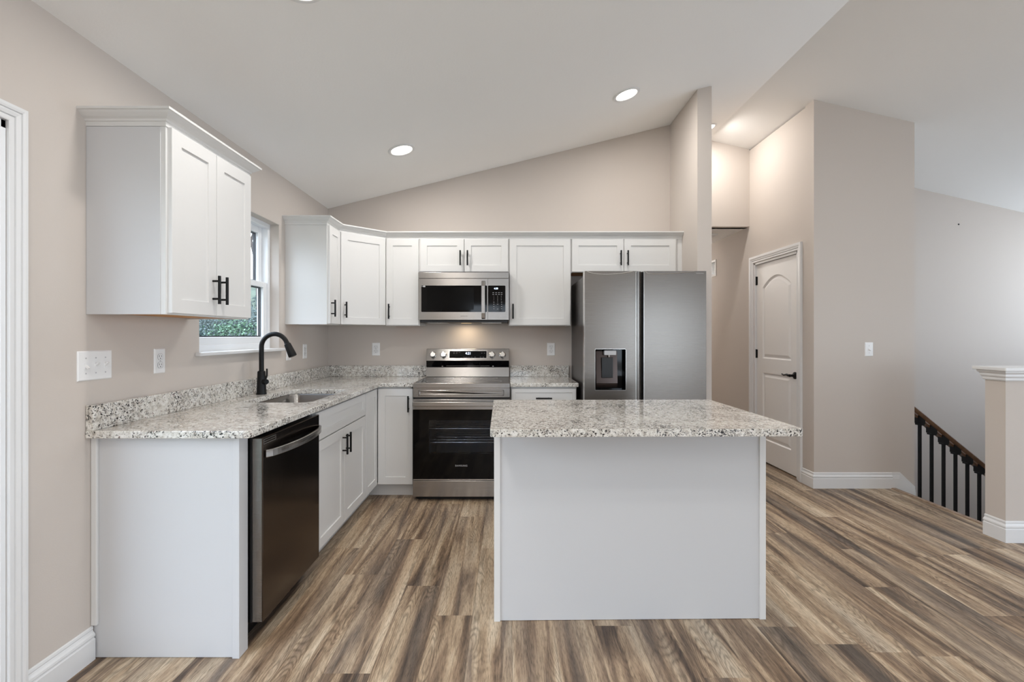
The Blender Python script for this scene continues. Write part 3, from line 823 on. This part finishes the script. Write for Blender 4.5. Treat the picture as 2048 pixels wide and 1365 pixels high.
cf = MB().box(R0x, R1x, RYF + .005, 3.815, .879, .9175).box(R0x, R0x + .008, 3.815, 4.39, .895, .9175).box(R1x - .008, R1x, 3.815, 4.39, .895, .9175).box(R0x + .008, R1x - .008, 3.815, 4.39, .893, .905)
build('cooktop_frame', cf, 'ss', r, bevel=.003)
# front panel with an embossed rectangle
mp_ = F((R0x, RYF + .010, .808), (1, 0, 0), (0, -1, 0)); pw = R1x - R0x; ph = .071
O = rect(0, pw, 0, ph); I = rrect(.04, pw - .045, .010, ph - .014, .006, 3)
m = MB().plate(O, [I], mp_, .04).loops([L3(I, 0), L3(inset(I, .004), .004), L3(inset(I, .012), .004), L3(inset(I, .016), .001)], mp_)
build('front_panel', m, 'ss', r)
build('vent_gap', MB().box(R0x + .004, R1x - .004, RYF + .02, 3.83, .793, .808), 'blk', r)
# oven door: steel cap, glass with a window
door = build('oven_door', MB().box(R0x, R1x, RYF, RYF + .045, .712, .793), 'ss', r, bevel=.003)
WX0, WX1, WZ0, WZ1 = -.618, -.114, .372, .630
build('door_glass', MB().plate(rect(R0x, R1x, .172, .711), [rrect(WX0, WX1, WZ0, WZ1, .008, 3)], F((0, RYF + .001, 0), (1, 0, 0), (0, -1, 0)), .040), 'glass_blk', door)
build('window_pane', MB().box(WX0 - .004, WX1 + .004, RYF + .0025, RYF + .0065, WZ0 - .004, WZ1 + .004), 'oven_glass', door)
build('lower_trim', MB().box(R0x + .004, R1x - .004, RYF + .004, RYF + .03, .1635, .1705), 'sslight', door, bevel=.001)
hb = MB().tube([(R0x + .006, RYF - .045, .762), (R1x - .006, RYF - .045, .762)], 1, flat=(.018, .034, (0, 0, 1)))
hb.box(R0x + .006, R0x + .034, RYF - .045, RYF, .750, .774).box(R1x - .034, R1x - .006, RYF - .045, RYF, .750, .774)
build('handle', hb, 'ss', door, bevel=.004)
text('lettering', 'SAMSUNG', .019, F((-.366, RYF + .0008, .276), (1, 0, 0), (0, -1, 0)), 'text', door, 1.15)
m = MB().box(WX0 - .03, WX1 + .03, 4.36, 4.37, .20, .78).box(WX0 - .04, WX0 - .03, 3.84, 4.37, .20, .78).box(WX1 + .03, WX1 + .04, 3.84, 4.37, .20, .78).box(WX0 - .03, WX1 + .03, 3.84, 4.37, .20, .21).box(WX0 - .03, WX1 + .03, 3.84, 4.37, .77, .78)
build('oven_cavity', m, 'cav', r)
for z in (.435, .545):
    rk = MB()
    for y in (3.88, 3.98, 4.08, 4.18, 4.28, 4.33): rk.cyl((WX0 - .02, y, z), (WX1 + .02, y, z), .0022 if y > 3.9 else .0032, seg=8)
    for k in range(9):
        x = WX0 + (WX1 - WX0) * (k + .5) / 9; rk.cyl((x, 3.88, z + .003), (x, 4.33, z + .003), .0014, seg=6)
    build('oven_rack', rk, 'rack', r, smooth=True)
build('drawer', MB().box(R0x, R1x, RYF + .002, RYF + .045, .034, .1595), 'ss', r, bevel=.003)
# back guard: sloped control panel
BG = [(4.335, 1.060), (4.395, 1.060), (4.44, 1.060), (4.44, 1.168), (4.372, 1.168)]
def yz(poly, x0, x1): return MB().prism(poly, MYZ(x0), x1 - x0)
bg = build('backguard', yz([(4.362, 1.062), (4.44, 1.062), (4.44, 1.1685), (4.392, 1.1685)], R0x + .004, R1x - .004), 'ss', r, bevel=.002)
build('vent_band', yz([(4.375, 1.003), (4.44, 1.003), (4.44, 1.0615), (4.368, 1.0615)], R0x + .005, R1x - .005), 'glass_blk', r)
vs = MB().box(-.56, -.17, 4.3735, 4.376, 1.014, 1.017).box(-.60, -.588, 4.3735, 4.376, 1.009, 1.017).box(-.145, -.133, 4.3735, 4.376, 1.009, 1.017)
build('vent_slot', vs, 'ss', r)
build('lower_splash', yz([(4.362, .918), (4.44, .918), (4.44, 1.003), (4.378, 1.003)], R0x + .004, R1x - .004), 'ss', r, bevel=.001)
ang = math.atan2(.030, .1065)
mg = Matrix.Translation((0, 4.362, 1.062)) @ Matrix.Rotation(-ang, 4, 'X') @ Matrix(((1, 0, 0, 0), (0, 0, -1, 0), (0, 1, 0, 0), (0, 0, 0, 1)))   # local (x, up the slope, out)
dp = MB().prism(rect(-.535, -.193, .021, .093), mg, .002)
disp = build('display_panel', dp, 'glass_blk', bg)
build('display_frame', MB().sweep([(0, 0), (.003, 0), (.003, .003), (0, .003)], rev(rect(-.535, -.193, .021, .093)), mg, closed=True), 'sslight', bg)
text('clock_digits', '4:21', .030, mg @ Matrix.Translation((-.362, .067, .0022)), 'disp', disp)
FP = mat('faint_print', (120, 120, 124), .5)
for (x, v) in ((-.49, .078), (-.466, .078), (-.44, .078), (-.49, .066), (-.466, .066), (-.40, .033), (-.378, .033), (-.356, .033), (-.33, .033), (-.30, .033), (-.25, .033), (-.225, .033), (-.24, .07), (-.215, .07)):
    build('touch_mark', MB().prism(rect(x - .006, x + .006, v - .0012, v + .0012), mg, .0028), FP, disp)
for x in (-.678, -.583, -.147, -.053):
    kb = MB().lathe([(.028, 0), (.028, .004), (.0245, .006), (.0235, .022), (.021, .026)], (0, 0, 0), (0, 0, 1), 26)
    kb.prism([(-.006, -.022), (.006, -.022), (.006, .023), (-.006, .023)], FT(.024), .012)
    kb.xf(mg @ Matrix.Translation((x, .053, 0)))
    k_ = build('knob', kb, 'sslight', bg, smooth=True)
    build('knob_skirt', MB().lathe([(.030, 0), (.030, .0025), (.026, .003)], (0, 0, 0)).prism(rect(-.008, .008, -.029, -.018), FT(.0), .027).xf(mg @ Matrix.Translation((x, .053, 0))), 'blk', k_, smooth=True)

# ------------------------------------------------------------------ over-the-range microwave
r = thing('microwave', (-.376, 4.25, 1.41), 'stainless over-the-range microwave with black glass door and keypad', 'microwave')
MX0, MX1, MY = -.755, .003, 4.067
build('case', MB().box(MX0 + .003, MX1 - .003, MY + .03, D - .002, 1.418, 1.826), 'case', r)
build('vent_top', MB().box(MX0, MX1, MY, MY + .03, 1.768, 1.8185), 'ss', r, bevel=.002)
xs = -.1725
fz0, fz1 = 1.421, 1.765
mf = F((0, MY, 0), (1, 0, 0), (0, -1, 0))
dd = build('door', MB().plate(rect(MX0, xs - .001, fz0, fz1), [rrect(-.729, xs - .0055, 1.486, 1.7075, .006, 3)], mf, .03), 'ss', r)
build('door_glass', MB().plate(rrect(-.729, xs - .0055, 1.486, 1.7075, .006, 3), [], F((0, MY + .001, 0), (1, 0, 0), (0, -1, 0)), .025), 'glass_blk', dd)
build('window_screen', MB().box(-.68, -.29, MY + .0002, MY + .0012, 1.505, 1.69), mat('perforated_screen', (7, 7, 7), .12, spec=.15), dd)
hb = MB().tube([(-.209, MY - .002, 1.742), (-.209, MY - .032, 1.736), (-.209, MY - .040, 1.70), (-.209, MY - .043, 1.59), (-.209, MY - .040, 1.475), (-.209, MY - .032, 1.437), (-.209, MY - .002, 1.431)], 1, flat=(.010, .030, (1, 0, 0)))
build('handle', hb, 'ss', dd, bevel=.003)
text('lettering', 'SAMSUNG', .011, F((-.372, MY - .0004, 1.451), (1, 0, 0), (0, -1, 0)), mat('etched_grey', (110, 108, 106), .5), dd, 1.2)
st = build('sticker', MB().box(-.712, -.6965, MY - .0004, MY + .0006, 1.6945, 1.706), 'plate', dd, label='small white sticker')
build('sticker_mark', MB().lathe([(.0035, 0), (.0035, .0003)], (-.704, MY - .0003, 1.700), (0, -1, 0), 16), 'slot', st)
build('door_print', MB().box(-.728, -.714, MY + .0002, MY + .0008, 1.6985, 1.7015), 'text', dd)
pn = build('control_panel', MB().plate(rect(xs + .001, MX1, fz0, fz1), [rrect(xs + .0022, -.025, 1.486, 1.7075, .006, 3)], mf, .03), 'ss', r)
gl = build('keypad_glass', MB().plate(rrect(xs + .0022, -.025, 1.486, 1.7075, .006, 3), [], F((0, MY + .001, 0), (1, 0, 0), (0, -1, 0)), .025), 'glass_blk', pn)
text('clock_digits', '4:20', .020, F((-.104, MY + .0006, 1.682), (1, 0, 0), (0, -1, 0)), 'disp', gl)
def key(x, z, w_, h_=.0028): build('key_mark', MB().box(x - w_ / 2, x + w_ / 2, MY + .0002, MY + .0008, z - h_ / 2, z + h_ / 2), 'text', gl)
for row, z in enumerate((1.6475, 1.633)):
    for x in (-.127, -.103, -.079, -.057): key(x, z, .013)
for z in (1.568, 1.551, 1.532, 1.513):
    for x in (-.122, -.057): key(x, z, .009)
key(-.09, 1.551, .012); key(-.09, 1.511, .010)
n_ = 1
for z in (1.617, 1.602, 1.586):
    for x in (-.122, -.090, -.060):
        text('key_digit', str(n_), .0095, F((x, MY + .0006, z), (1, 0, 0), (0, -1, 0)), 'text', gl); n_ += 1
text('key_digit', '0', .0095, F((-.090, MY + .0006, 1.569), (1, 0, 0), (0, -1, 0)), 'text', gl)
build('underside', MB().box(MX0 + .01, MX1 - .01, MY + .02, D - .01, 1.398, 1.418), 'blk', r, bevel=.004)
for x0_, x1_ in ((-.69, -.52), (-.23, -.06)):
    build('grease_filter', MB().box(x0_, x1_, MY + .07, MY + .27, 1.3955, 1.399), 'sslight', r)

lz = build('cooktop_lamp', MB().box(-.42, -.33, 4.32, 4.36, 1.3972, 1.399), 'lens2', r)
l = bpy.data.lights.new('cooktop_lamp_light', 'AREA'); l.shape = 'RECTANGLE'; l.size = .12; l.size_y = .06; l.energy = .55; l.color = (1, .80, .56)
o = bpy.data.objects.new('cooktop_lamp_light', l); C.objects.link(o); o.parent = r; o.location = Vector((-.375, 4.335, 1.392)) - ORG[r.name]

# ------------------------------------------------------------------ refrigerator
r = thing('refrigerator', (1.02, 4.05, 0), 'side-by-side stainless refrigerator with an ice and water dispenser', 'refrigerator')
FY = 3.615
build('cabinet_case', MB().box(.577, 1.466, 3.70, 4.44, .02, 1.745), 'case', r, bevel=.006)
build('hinge_cover', MB().box(.582, .70, 3.66, 3.80, 1.745, 1.768), 'caulk', r, bevel=.008)
build('hinge_cover', MB().box(1.34, 1.46, 3.66, 3.80, 1.745, 1.768), 'caulk', r, bevel=.008)
build('gasket', MB().box(.585, 1.46, 3.686, 3.702, .06, 1.74), 'blk', r)
DPX0, DPX1, DPZ0, DPZ1 = .643, .875, .880, 1.189
mfd = F((0, FY, 0), (1, 0, 0), (0, -1, 0))
ld = MB().plate(rect(.568, .9515, .06, 1.7685), [rrect(DPX0, DPX1, DPZ0, DPZ1, .008, 3)], mfd, .070)
ld.prism([(.9515, FY + .001), (.953, FY + .001), (.962, FY + .012), (.992, FY + .024), (.992, FY + .070), (.9515, FY + .070)], FT(.06), 1.7085)
ldo = build('freezer_door', ld, 'ssf', r)
rd = MB().prism([(1.0075, FY + .070), (1.0065, FY + .002), (1.0085, FY), (1.470, FY), (1.473, FY + .003), (1.473, FY + .070)], FT(.06), 1.7085)
rdo = build('fridge_door', rd, 'ssf', r)
build('edge_strip', MB().box(.9480, .9520, FY - .0008, FY + .002, .062, 1.767), 'sslight', ldo)
build('edge_strip', MB().box(.5655, .5682, FY + .004, FY + .070, .062, 1.767), 'sslight', ldo)
build('edge_strip', MB().box(1.0066, 1.0090, FY - .0008, FY + .002, .062, 1.767), 'sslight', rdo)
build('handle_recess', MB().box(.9925, 1.006, FY + .050, FY + .069, .06, 1.767), 'blk', ldo)
def arcline(x0, x1, skew, par, dep=.022):
    P = []
    for k in range(29):
        t = k / 28; s_ = t ** skew
        P.append((x0 + (x1 - x0) * t, FY - .0002, 1.7665 - dep * math.sin(PI * s_) ** .8))
    build('top_highlight', MB().tube(P, .0026, 8), 'sslight', par, smooth=True)  # bright tube drawn as the highlight along the door-top bevel
arcline(.585, .925, .8, ldo); arcline(1.018, 1.385, .5, rdo, .020)
text('lettering', 'SAMSUNG', .011, F((1.425, FY - .0004, 1.752), (1, 0, 0), (0, -1, 0)), mat('etched_light', (190, 188, 186), .5), rdo, 1.2)
dsp = build('dispenser', MB().box(DPX0 + .001, DPX1 - .001, FY + .062, FY + .066, DPZ0 + .001, DPZ1 - .001).box(DPX0, DPX0 + .003, FY + .001, FY + .066, DPZ0, DPZ1).box(DPX1 - .003, DPX1, FY + .001, FY + .066, DPZ0, DPZ1).box(DPX0, DPX1, FY + .001, FY + .066, DPZ0, DPZ0 + .003).box(DPX0, DPX1, FY + .001, FY + .066, DPZ1 - .003, DPZ1), 'glass_blk', ldo)
build('dispenser_rim', MB().sweep([(0, 0), (.0022, 0), (.0022, .0018), (0, .0018)], rev(rrect(DPX0, DPX1, DPZ0, DPZ1, .008, 3)), mfd, closed=True), 'sslight', dsp)
build('backplate', MB().prism([(FY + .046, .898), (FY + .060, .898), (FY + .060, 1.170), (FY + .054, 1.170), (FY + .036, .93)], MYZ(.660), .160), mat('bronze_mirror', (66, 56, 52), .18, metal=.7), dsp)
build('paddle', MB().box(.700, .785, FY + .030, FY + .040, .970, 1.125), 'blk', dsp, bevel=.004)
build('nozzle', MB().box(.716, .806, FY + .012, FY + .05, 1.142, 1.178), 'text', dsp, bevel=.004)
build('spout', MB().cyl((.755, FY + .034, 1.142), (.755, FY + .034, 1.126), .009, .007), 'sslight', dsp, smooth=True)
build('kick_grille', MB().box(.58, 1.46, 3.66, 3.72, .004, .055), 'blk', r)

# ------------------------------------------------------------------ island (turned very slightly)
IR = .8
isl = thing('island', (-.073, 1.93, 0), 'white kitchen island with plain back panel and corner strips', 'kitchen island')
def ib(x0, x1, y0, y1, z0, z1): return MB().box(x0 - .073, x1 - .073, y0 + 1.93, y1 + 1.93, z0, z1)
IW = 1.232
build('body', ib(.014, .012 + IW - .002, .262, .862, .002, .883), 'panel', isl)
build('corner_strip', ib(.012, .040, .255, .281, 0, .883), 'cab', isl, bevel=.0015)
build('corner_strip', ib(.012 + IW - .028, .012 + IW, .255, .281, 0, .883), 'cab', isl, bevel=.0015)
isl.rotation_euler = (0, 0, math.radians(IR))
top_ = build('island_countertop', MB().plate([(p[0], p[1]) for p in rrect(0, 1.261, 0, .893, .018, 5)], [], FT(CZ1), CZ1 - CZ0), 'gran', bevel=.003)
top_.location = (-.073, 1.93, 0); top_.rotation_euler = (0, 0, math.radians(IR))
tag(top_, 'rectangular speckled granite slab on top of the island', 'countertop')

# ------------------------------------------------------------------ switches and outlets
def plate_frame(mt, w, h, par):
    O = rect(-w / 2, w / 2, -h / 2, h / 2)
    return build('plate', MB().loops([L3(O, 0), L3(O, .002), L3(inset(O, .004), .0055)], mt, capfirst=True), 'plate', par)
def switch(name, mt, gangs, label, group=None, loc=None):
    r = thing(name, mt @ Vector((0, 0, 0)), label, 'light switch')
    w = .070 + .046 * (gangs - 1); plate_frame(mt, w, .117, r)
    for g in range(gangs):
        u = (g - (gangs - 1) / 2) * .046
        tg = MB().prism(rect(u - .0055, u + .0055, -.012, .012), mt @ FT(.0055), .0012)
        up = -1 if g == 0 else 1
        tg.tube([mt @ Vector((u, -.001 * up, .005)), mt @ Vector((u, .010 * up, .018))], 1, flat=(.0085, .0065, mt.to_3x3() @ Vector((0, 1, 0))))
        build('toggle', tg, 'plate', r)
        for s_ in (-.030, .030):
            build('screw', MB().lathe([(.003, 0), (.0028, .0012)], mt @ Vector((u, s_, .0055)), mt.to_3x3() @ Vector((0, 0, 1)), 10), 'text', r, smooth=True)
    return r
def outlet(mt, label):
    r = thing('wall_outlet', mt @ Vector((0, 0, 0)), label, 'outlet')
    plate_frame(mt, .072, .117, r)
    for s_ in (-.0195, .0195):
        f_ = rrect(-.017, .017, s_ - .0145, s_ + .0145, .010, 4)
        rc = build('receptacle', MB().loops([L3(f_, .0055), L3(f_, .0062), L3(inset(f_, .001), .0068)], mt), 'plate', r)
        sl_ = MB().prism(rect(-.0085, -.0060, s_ - .001, s_ + .0075), mt @ FT(.0066), .0006).prism(rect(.0060, .0085, s_ - .001, s_ + .0065), mt @ FT(.0066), .0006)
        sl_.lathe([(.0026, 0), (.0026, .0006)], mt @ Vector((0, s_ - .0075, .0066)), mt.to_3x3() @ Vector((0, 0, 1)), 12)
        sl_.sweep([(0, .0056), (.0012, .0056), (.0012, .0066), (0, .0066)], rev(f_), mt, closed=True)
        build('slots', sl_, 'slot', rc)
    build('screw', MB().lathe([(.003, 0), (.0028, .0012)], mt @ Vector((0, 0, .0055)), mt.to_3x3() @ Vector((0, 0, 1)), 10), 'text', r, smooth=True)
    return r
LW = lambda y, z: F((XL, y, z), (0, 1, 0), (1, 0, 0))
BWm = lambda x, z: F((x, D, z), (1, 0, 0), (0, -1, 0))
switch('light_switch', LW(1.948, 1.169), 3, 'white three-toggle light switch plate on the left wall under the nearest cabinet')
outlet(LW(2.308, 1.168), 'white outlet on the left wall between the switch plate and the window')
outlet(LW(3.665, 1.160), 'white outlet on the left wall hidden behind the faucet spray head')
outlet(LW(3.957, 1.160), 'white outlet on the left wall under the narrow cabinet near the corner')
outlet(BWm(-1.217, 1.163), 'white outlet on the back wall left of the range')
outlet(BWm(.392, 1.163), 'white outlet on the back wall right of the range')
switch('light_switch', F((3.043, 4.105, 1.172), (1, 0, 0), (0, -1, 0)), 1, 'white single-toggle light switch on the pantry wall')

# hallway return-air grille
r = thing('wall_vent', (2.58, 6.2, 2.13), 'white framed air vent with louvres over painted-in shade high on the hallway wall', 'vent')
mv = Matrix(((0, 0, -1, 2.58), (-1, 0, 0, 6.36), (0, 1, 0, 2.03), (0, 0, 0, 1)))
build('frame', MB().sweep([(0, 0), (0, .006), (-.022, .010), (-.028, .004), (-.028, 0)][::1], [(0, 0), (.33, 0), (.33, .205), (0, .205)], mv, closed=True), 'plate', r)
build('duct_shade', MB().prism(rect(.026, .304, .026, .179), mv, .001), 'vent_in', r)  # flat dark sheet; the shade behind the louvres is in its colour
lv = MB()
for k in range(12):
    z = .032 + k * .0122
    lv.prism(rect(.028, .302, z, z + .0022), mv @ FT(.001), .004)
build('louvres', lv, 'plate', r)
# attic hatch
r = thing('attic_hatch', (2.0, 5.9, 2.44), 'white framed attic access panel in the hallway ceiling', 'attic hatch')
build('frame', MB().sweep([(0, 0), (.055, 0), (.055, -.016), (0, -.012)], [(1.78, 5.62), (2.34, 5.62), (2.34, 6.35), (1.78, 6.35)], FT(2.456), closed=True), 'trim', r)
build('panel', MB().box(1.78, 2.34, 5.62, 6.35, 2.450, 2.456), 'ceil', r)
# little wall anchor hole in the stairwell wall
px, dz = (1917 - 1016.8) * YS / 972, EYE + (671.7 - 449) * YS / 972
tag(build('wall_anchor', MB().lathe([(.008, 0), (.008, .004), (.004, .006)], (px, YS, dz), (0, -1, 0), 12), 'slot'), 'tiny dark anchor in the upper stairwell wall', 'anchor')

# ------------------------------------------------------------------ stair railing
r = thing('stair_railing', (3.9, 4.165, -.5), 'brown wooden stair handrail with black iron balusters', 'railing')
RYc = 4.165; SLP = .817
def rz(x): return .650 - SLP * (x - 3.46)      # rail centre line
prof = [(-.030, -.035), (.030, -.035), (.034, -.022), (.026, -.010), (.034, .006), (.032, .022), (.016, .034), (-.016, .034), (-.032, .022), (-.034, .006), (-.026, -.010), (-.034, -.022)]
mb = MB(); rings = []
for x in (3.431, 4.76):
    rings.append([mb.bm.verts.new((x, RYc + a, rz(x) + b * 1.28)) for a, b in prof])
for k in range(len(prof)): mb.bm.faces.new((rings[0][k], rings[0][(k + 1) % len(prof)], rings[1][(k + 1) % len(prof)], rings[1][k]))
mb.bm.faces.new(rings[0][::-1]); mb.bm.faces.new(rings[1])
build('handrail', mb, 'rail', r, smooth=True)
for k in range(12):
    x = 3.508 + k * .1016
    zt = rz(x) - .05
    step = math.floor((x - 3.25) / .238) + 1
    zb = -.195 * min(step, 6) if x < 4.44 else -1.17
    b = build('baluster', MB().box(x - .0095, x + .0095, RYc - .0095 - .02, RYc + .0095 - .02, zb, zt + .03), 'iron', r)
    sh = MB()
    sh.prism([(x - .026, zt + .05 + .0), (x + .026, zt + .05 - .042), (x + .026, zt - .022), (x + .019, zt - .027), (x + .019, zt - .036), (x - .019, zt - .036), (x - .019, zt - .024), (x - .026, zt - .020)], MXZ(RYc - .046), .052)
    build('shoe', sh, 'iron', b)
build('newel_post', MB().box(4.76, 4.85, RYc - .045, RYc + .045, -1.17, -.15).box(4.75, 4.86, RYc - .055, RYc + .055, -.15, -.12), 'rail', r, bevel=.004)
struct('trim_4', MB().prism([(3.25, -.02), (3.25, -.28), (4.44, -1.26), (4.44, -1.0)], MXZ(4.13), .10), 'trim')

# ------------------------------------------------------------------ recessed ceiling lights
def downlight(x, y, label, power=None):
    z = zc(x); sgn = 1 if x < RX else -1
    a = math.atan((RZ - 2.455) / (RX - XL)) if x < RX else -math.atan(.2276)
    q = Matrix.Translation((x, y, z)) @ Matrix.Rotation(-a, 4, 'Y') @ Matrix.Rotation(PI, 4, 'X')   # local +z points down out of the ceiling
    r = thing('ceiling_light', (x, y, z), label, 'ceiling light', 'recessed ceiling lights')
    build('trim_ring', MB().lathe([(.100, 0), (.100, .004), (.092, .008), (.080, .007), (.076, .003), (.076, 0)], (0, 0, 0), seg=40, cap=False).xf(q), 'trim', r, smooth=True)
    build('lens', MB().lathe([(.0765, .002), (.075, .0035), (.001, .0045)], (0, 0, 0), seg=40, cap=False).xf(q), 'lens', r, smooth=True)
    l = bpy.data.lights.new('lamp_glow', 'AREA'); l.shape = 'DISK'; l.size = .15; l.energy = power or LAMP_W; l.color = LAMP_C
    o = bpy.data.objects.new('lamp_glow', l); C.objects.link(o)
    o.parent = r
    mloc = Matrix.Translation(-Vector((x, y, z))) @ q @ Matrix.Translation((0, 0, .010)) @ Matrix.Rotation(PI, 4, 'X')
    o.matrix_local = mloc
    return r
def hallway_fill_light():  # unseen lamp added to lift the dim hallway walls
    r = thing('hallway_fill_light', (2.09, 7.4, 2.456), 'added round flush light, unseen, that brightens the hallway', 'ceiling light')
    build('base', MB().lathe([(.15, 0), (.15, -.02), (.14, -.025)], (2.09, 7.4, 2.456)), 'trim', r, smooth=True)
    build('shade', MB().lathe([(.13, -.025), (.125, -.05), (.08, -.075), (.001, -.082)], (2.09, 7.4, 2.456), cap=False), 'lens', r, smooth=True)
    l = bpy.data.lights.new('lamp_glow', 'POINT'); l.shadow_soft_size = .12; l.energy = 22; l.color = LAMP_C
    o = bpy.data.objects.new('lamp_glow', l); C.objects.link(o); o.parent = r; o.location = (0, 0, -.22)
downlight(-.793, 3.607, 'round recessed light on the ceiling above the range area')
downlight(.875, 3.602, 'round recessed light on the ceiling in front of the refrigerator')
downlight(-.80, 1.905, 'round recessed light at the top edge of the photo')
downlight(.875, 1.97, 'round recessed light over the island, above the photo frame')
for y in (.34, -1.29, -2.9):
    downlight(-.80, y, 'round recessed light behind the camera, on the kitchen side')
    downlight(.875, y, 'round recessed light behind the camera, beyond the island')
downlight(1.96, 4.81, 'round recessed light high over the hallway entrance', 8)
hallway_fill_light()

# ------------------------------------------------------------------ outdoors beyond the kitchen window
def hill(x, y):
    d = math.hypot(min(0, x + 1.7), max(0, y - 2.5) * .6)
    return -.7 + max(0, d - 3.0) * .26 + .12 * math.sin(x * .7) * math.cos(y * .5)
mb = MB(); N = 44; g = []
for i in range(N + 1):
    row = []
    for j in range(N + 1):
        x = -1.83 - 30 * (i / N) ** 1.3; y = -12 + 50 * j / N
        row.append(mb.bm.verts.new((x, y, hill(x, y))))
    g.append(row)
for i in range(N):
    for j in range(N): mb.bm.faces.new((g[i][j], g[i + 1][j], g[i + 1][j + 1], g[i][j + 1]))
tag(build('hillside', mb, 'lawn', smooth=True), kind='structure')
tag(build('ground_bounce', MB().box(-1.8, 12, -30, YR - .2, -.9, -.7), 'concrete'), kind='structure')  # unseen ground, made a pale patio to bounce daylight up indoors

def leaf_cloud(seed, n, r, h, size):
    rng = random.Random(seed); mb = MB()
    for k in range(n):
        a = rng.uniform(0, 2 * PI); t = rng.random() ** .6; e = rng.uniform(-.2, 1)
        p = Vector((math.cos(a) * r * t, math.sin(a) * r * t, h * (.45 + .5 * e * math.sqrt(max(0, 1 - t * t)))))
        p += Vector([rng.gauss(0, .07) for _ in range(3)])
        p.z = max(.0, p.z)
        d = Vector([rng.gauss(0, 1) for _ in range(3)]).normalized(); q = d.cross(Vector((rng.random(), rng.random(), rng.random()))).normalized()
        s_ = size * rng.uniform(.5, 1.3)
        vs = [mb.bm.verts.new(p + v) for v in (d * s_, q * s_ * .45, -d * s_, -q * s_ * .45)]
        mb.bm.faces.new(vs)
    return mb
def twigs(seed, n, h, r):
    rng = random.Random(seed); mb = MB()
    for k in range(n):
        a = rng.uniform(0, 2 * PI); e = Vector((math.cos(a) * r * .7, math.sin(a) * r * .7, h * rng.uniform(.6, 1)))
        mb.tube([(0, 0, -.25), e * .5 + Vector((0, 0, .1)), e], [.018, .012, .004], 5)
    return mb
rng = random.Random(5)
for name, mk, seed in (('undergrowth', 'leaf', 31), ('dark_undergrowth', 'leaf2', 32)):
    g_ = MB(); rg = random.Random(seed)
    for k in range(26 if mk == 'leaf' else 20):
        t = rg.uniform(.40, .72); d = (6.2 + 6.5 * k / 26 if mk == 'leaf' else 9.5 + 6 * k / 20) + rg.uniform(-.3, .3)
        x, y = -t * d, d; sc = rg.uniform(.45, .8) * (1 if mk == 'leaf' else 1.35)
        c_ = leaf_cloud(rg.randint(0, 999), 2300, 1.0, 1.5, .05)
        c_.xf(Matrix.Translation((x, y, hill(x, y) - .1)) @ Matrix.Scale(sc, 4))
        me_ = bpy.data.meshes.new('t'); c_.bm.to_mesh(me_); c_.bm.free(); g_.bm.from_mesh(me_); bpy.data.meshes.remove(me_)
    tag(build(name, g_, mk), 'tangled green brush covering the slope outside the kitchen window', 'undergrowth', None, 'stuff')
def tree_mesh(seed):
    rng = random.Random(seed); mb = MB()
    def br(p, d, L, rad, lv):
        q = p + d * L * .5 + Vector([rng.gauss(0, .04 * L) for _ in range(3)]); e = p + d * L
        mb.tube([p, q, e], [rad, rad * .85, rad * .65], 6 if lv < 2 else 4)
        if lv >= 5: return
        for k in range(3 if lv < 4 else 2):
            nd = (d + Vector([rng.gauss(0, .48), rng.gauss(0, .48), rng.gauss(.12, .3)])).normalized()
            br(e if k else q.lerp(e, .6), nd, L * rng.uniform(.6, .82), rad * .58, lv + 1)
    br(Vector((0, 0, -.3)), Vector((0, 0, 1)), 2.0, .11, 0)
    return mb
trees = []
for k in range(3):
    trees.append(tag(build('bare_tree', tree_mesh(80 + k), 'bark'), 'x', 'tree', 'bare trees behind the shrubs'))
tspots = [(-.515, 15.5), (-.50, 25), (-.68, 22), (-.20, 17), (-.58, 34)]
for i, (t, d) in enumerate(tspots):
    o = trees[i] if i < 3 else trees[i % 3].copy()
    if i >= 3: C.objects.link(o)
    o.location = (t * d, d, hill(t * d, d)); o.rotation_euler = (0, 0, rng.uniform(0, 6)); o.scale = (1, 1, rng.uniform(.9, 1.15))
    o['label'] = 'bare leafless tree on the slope outside the kitchen window'
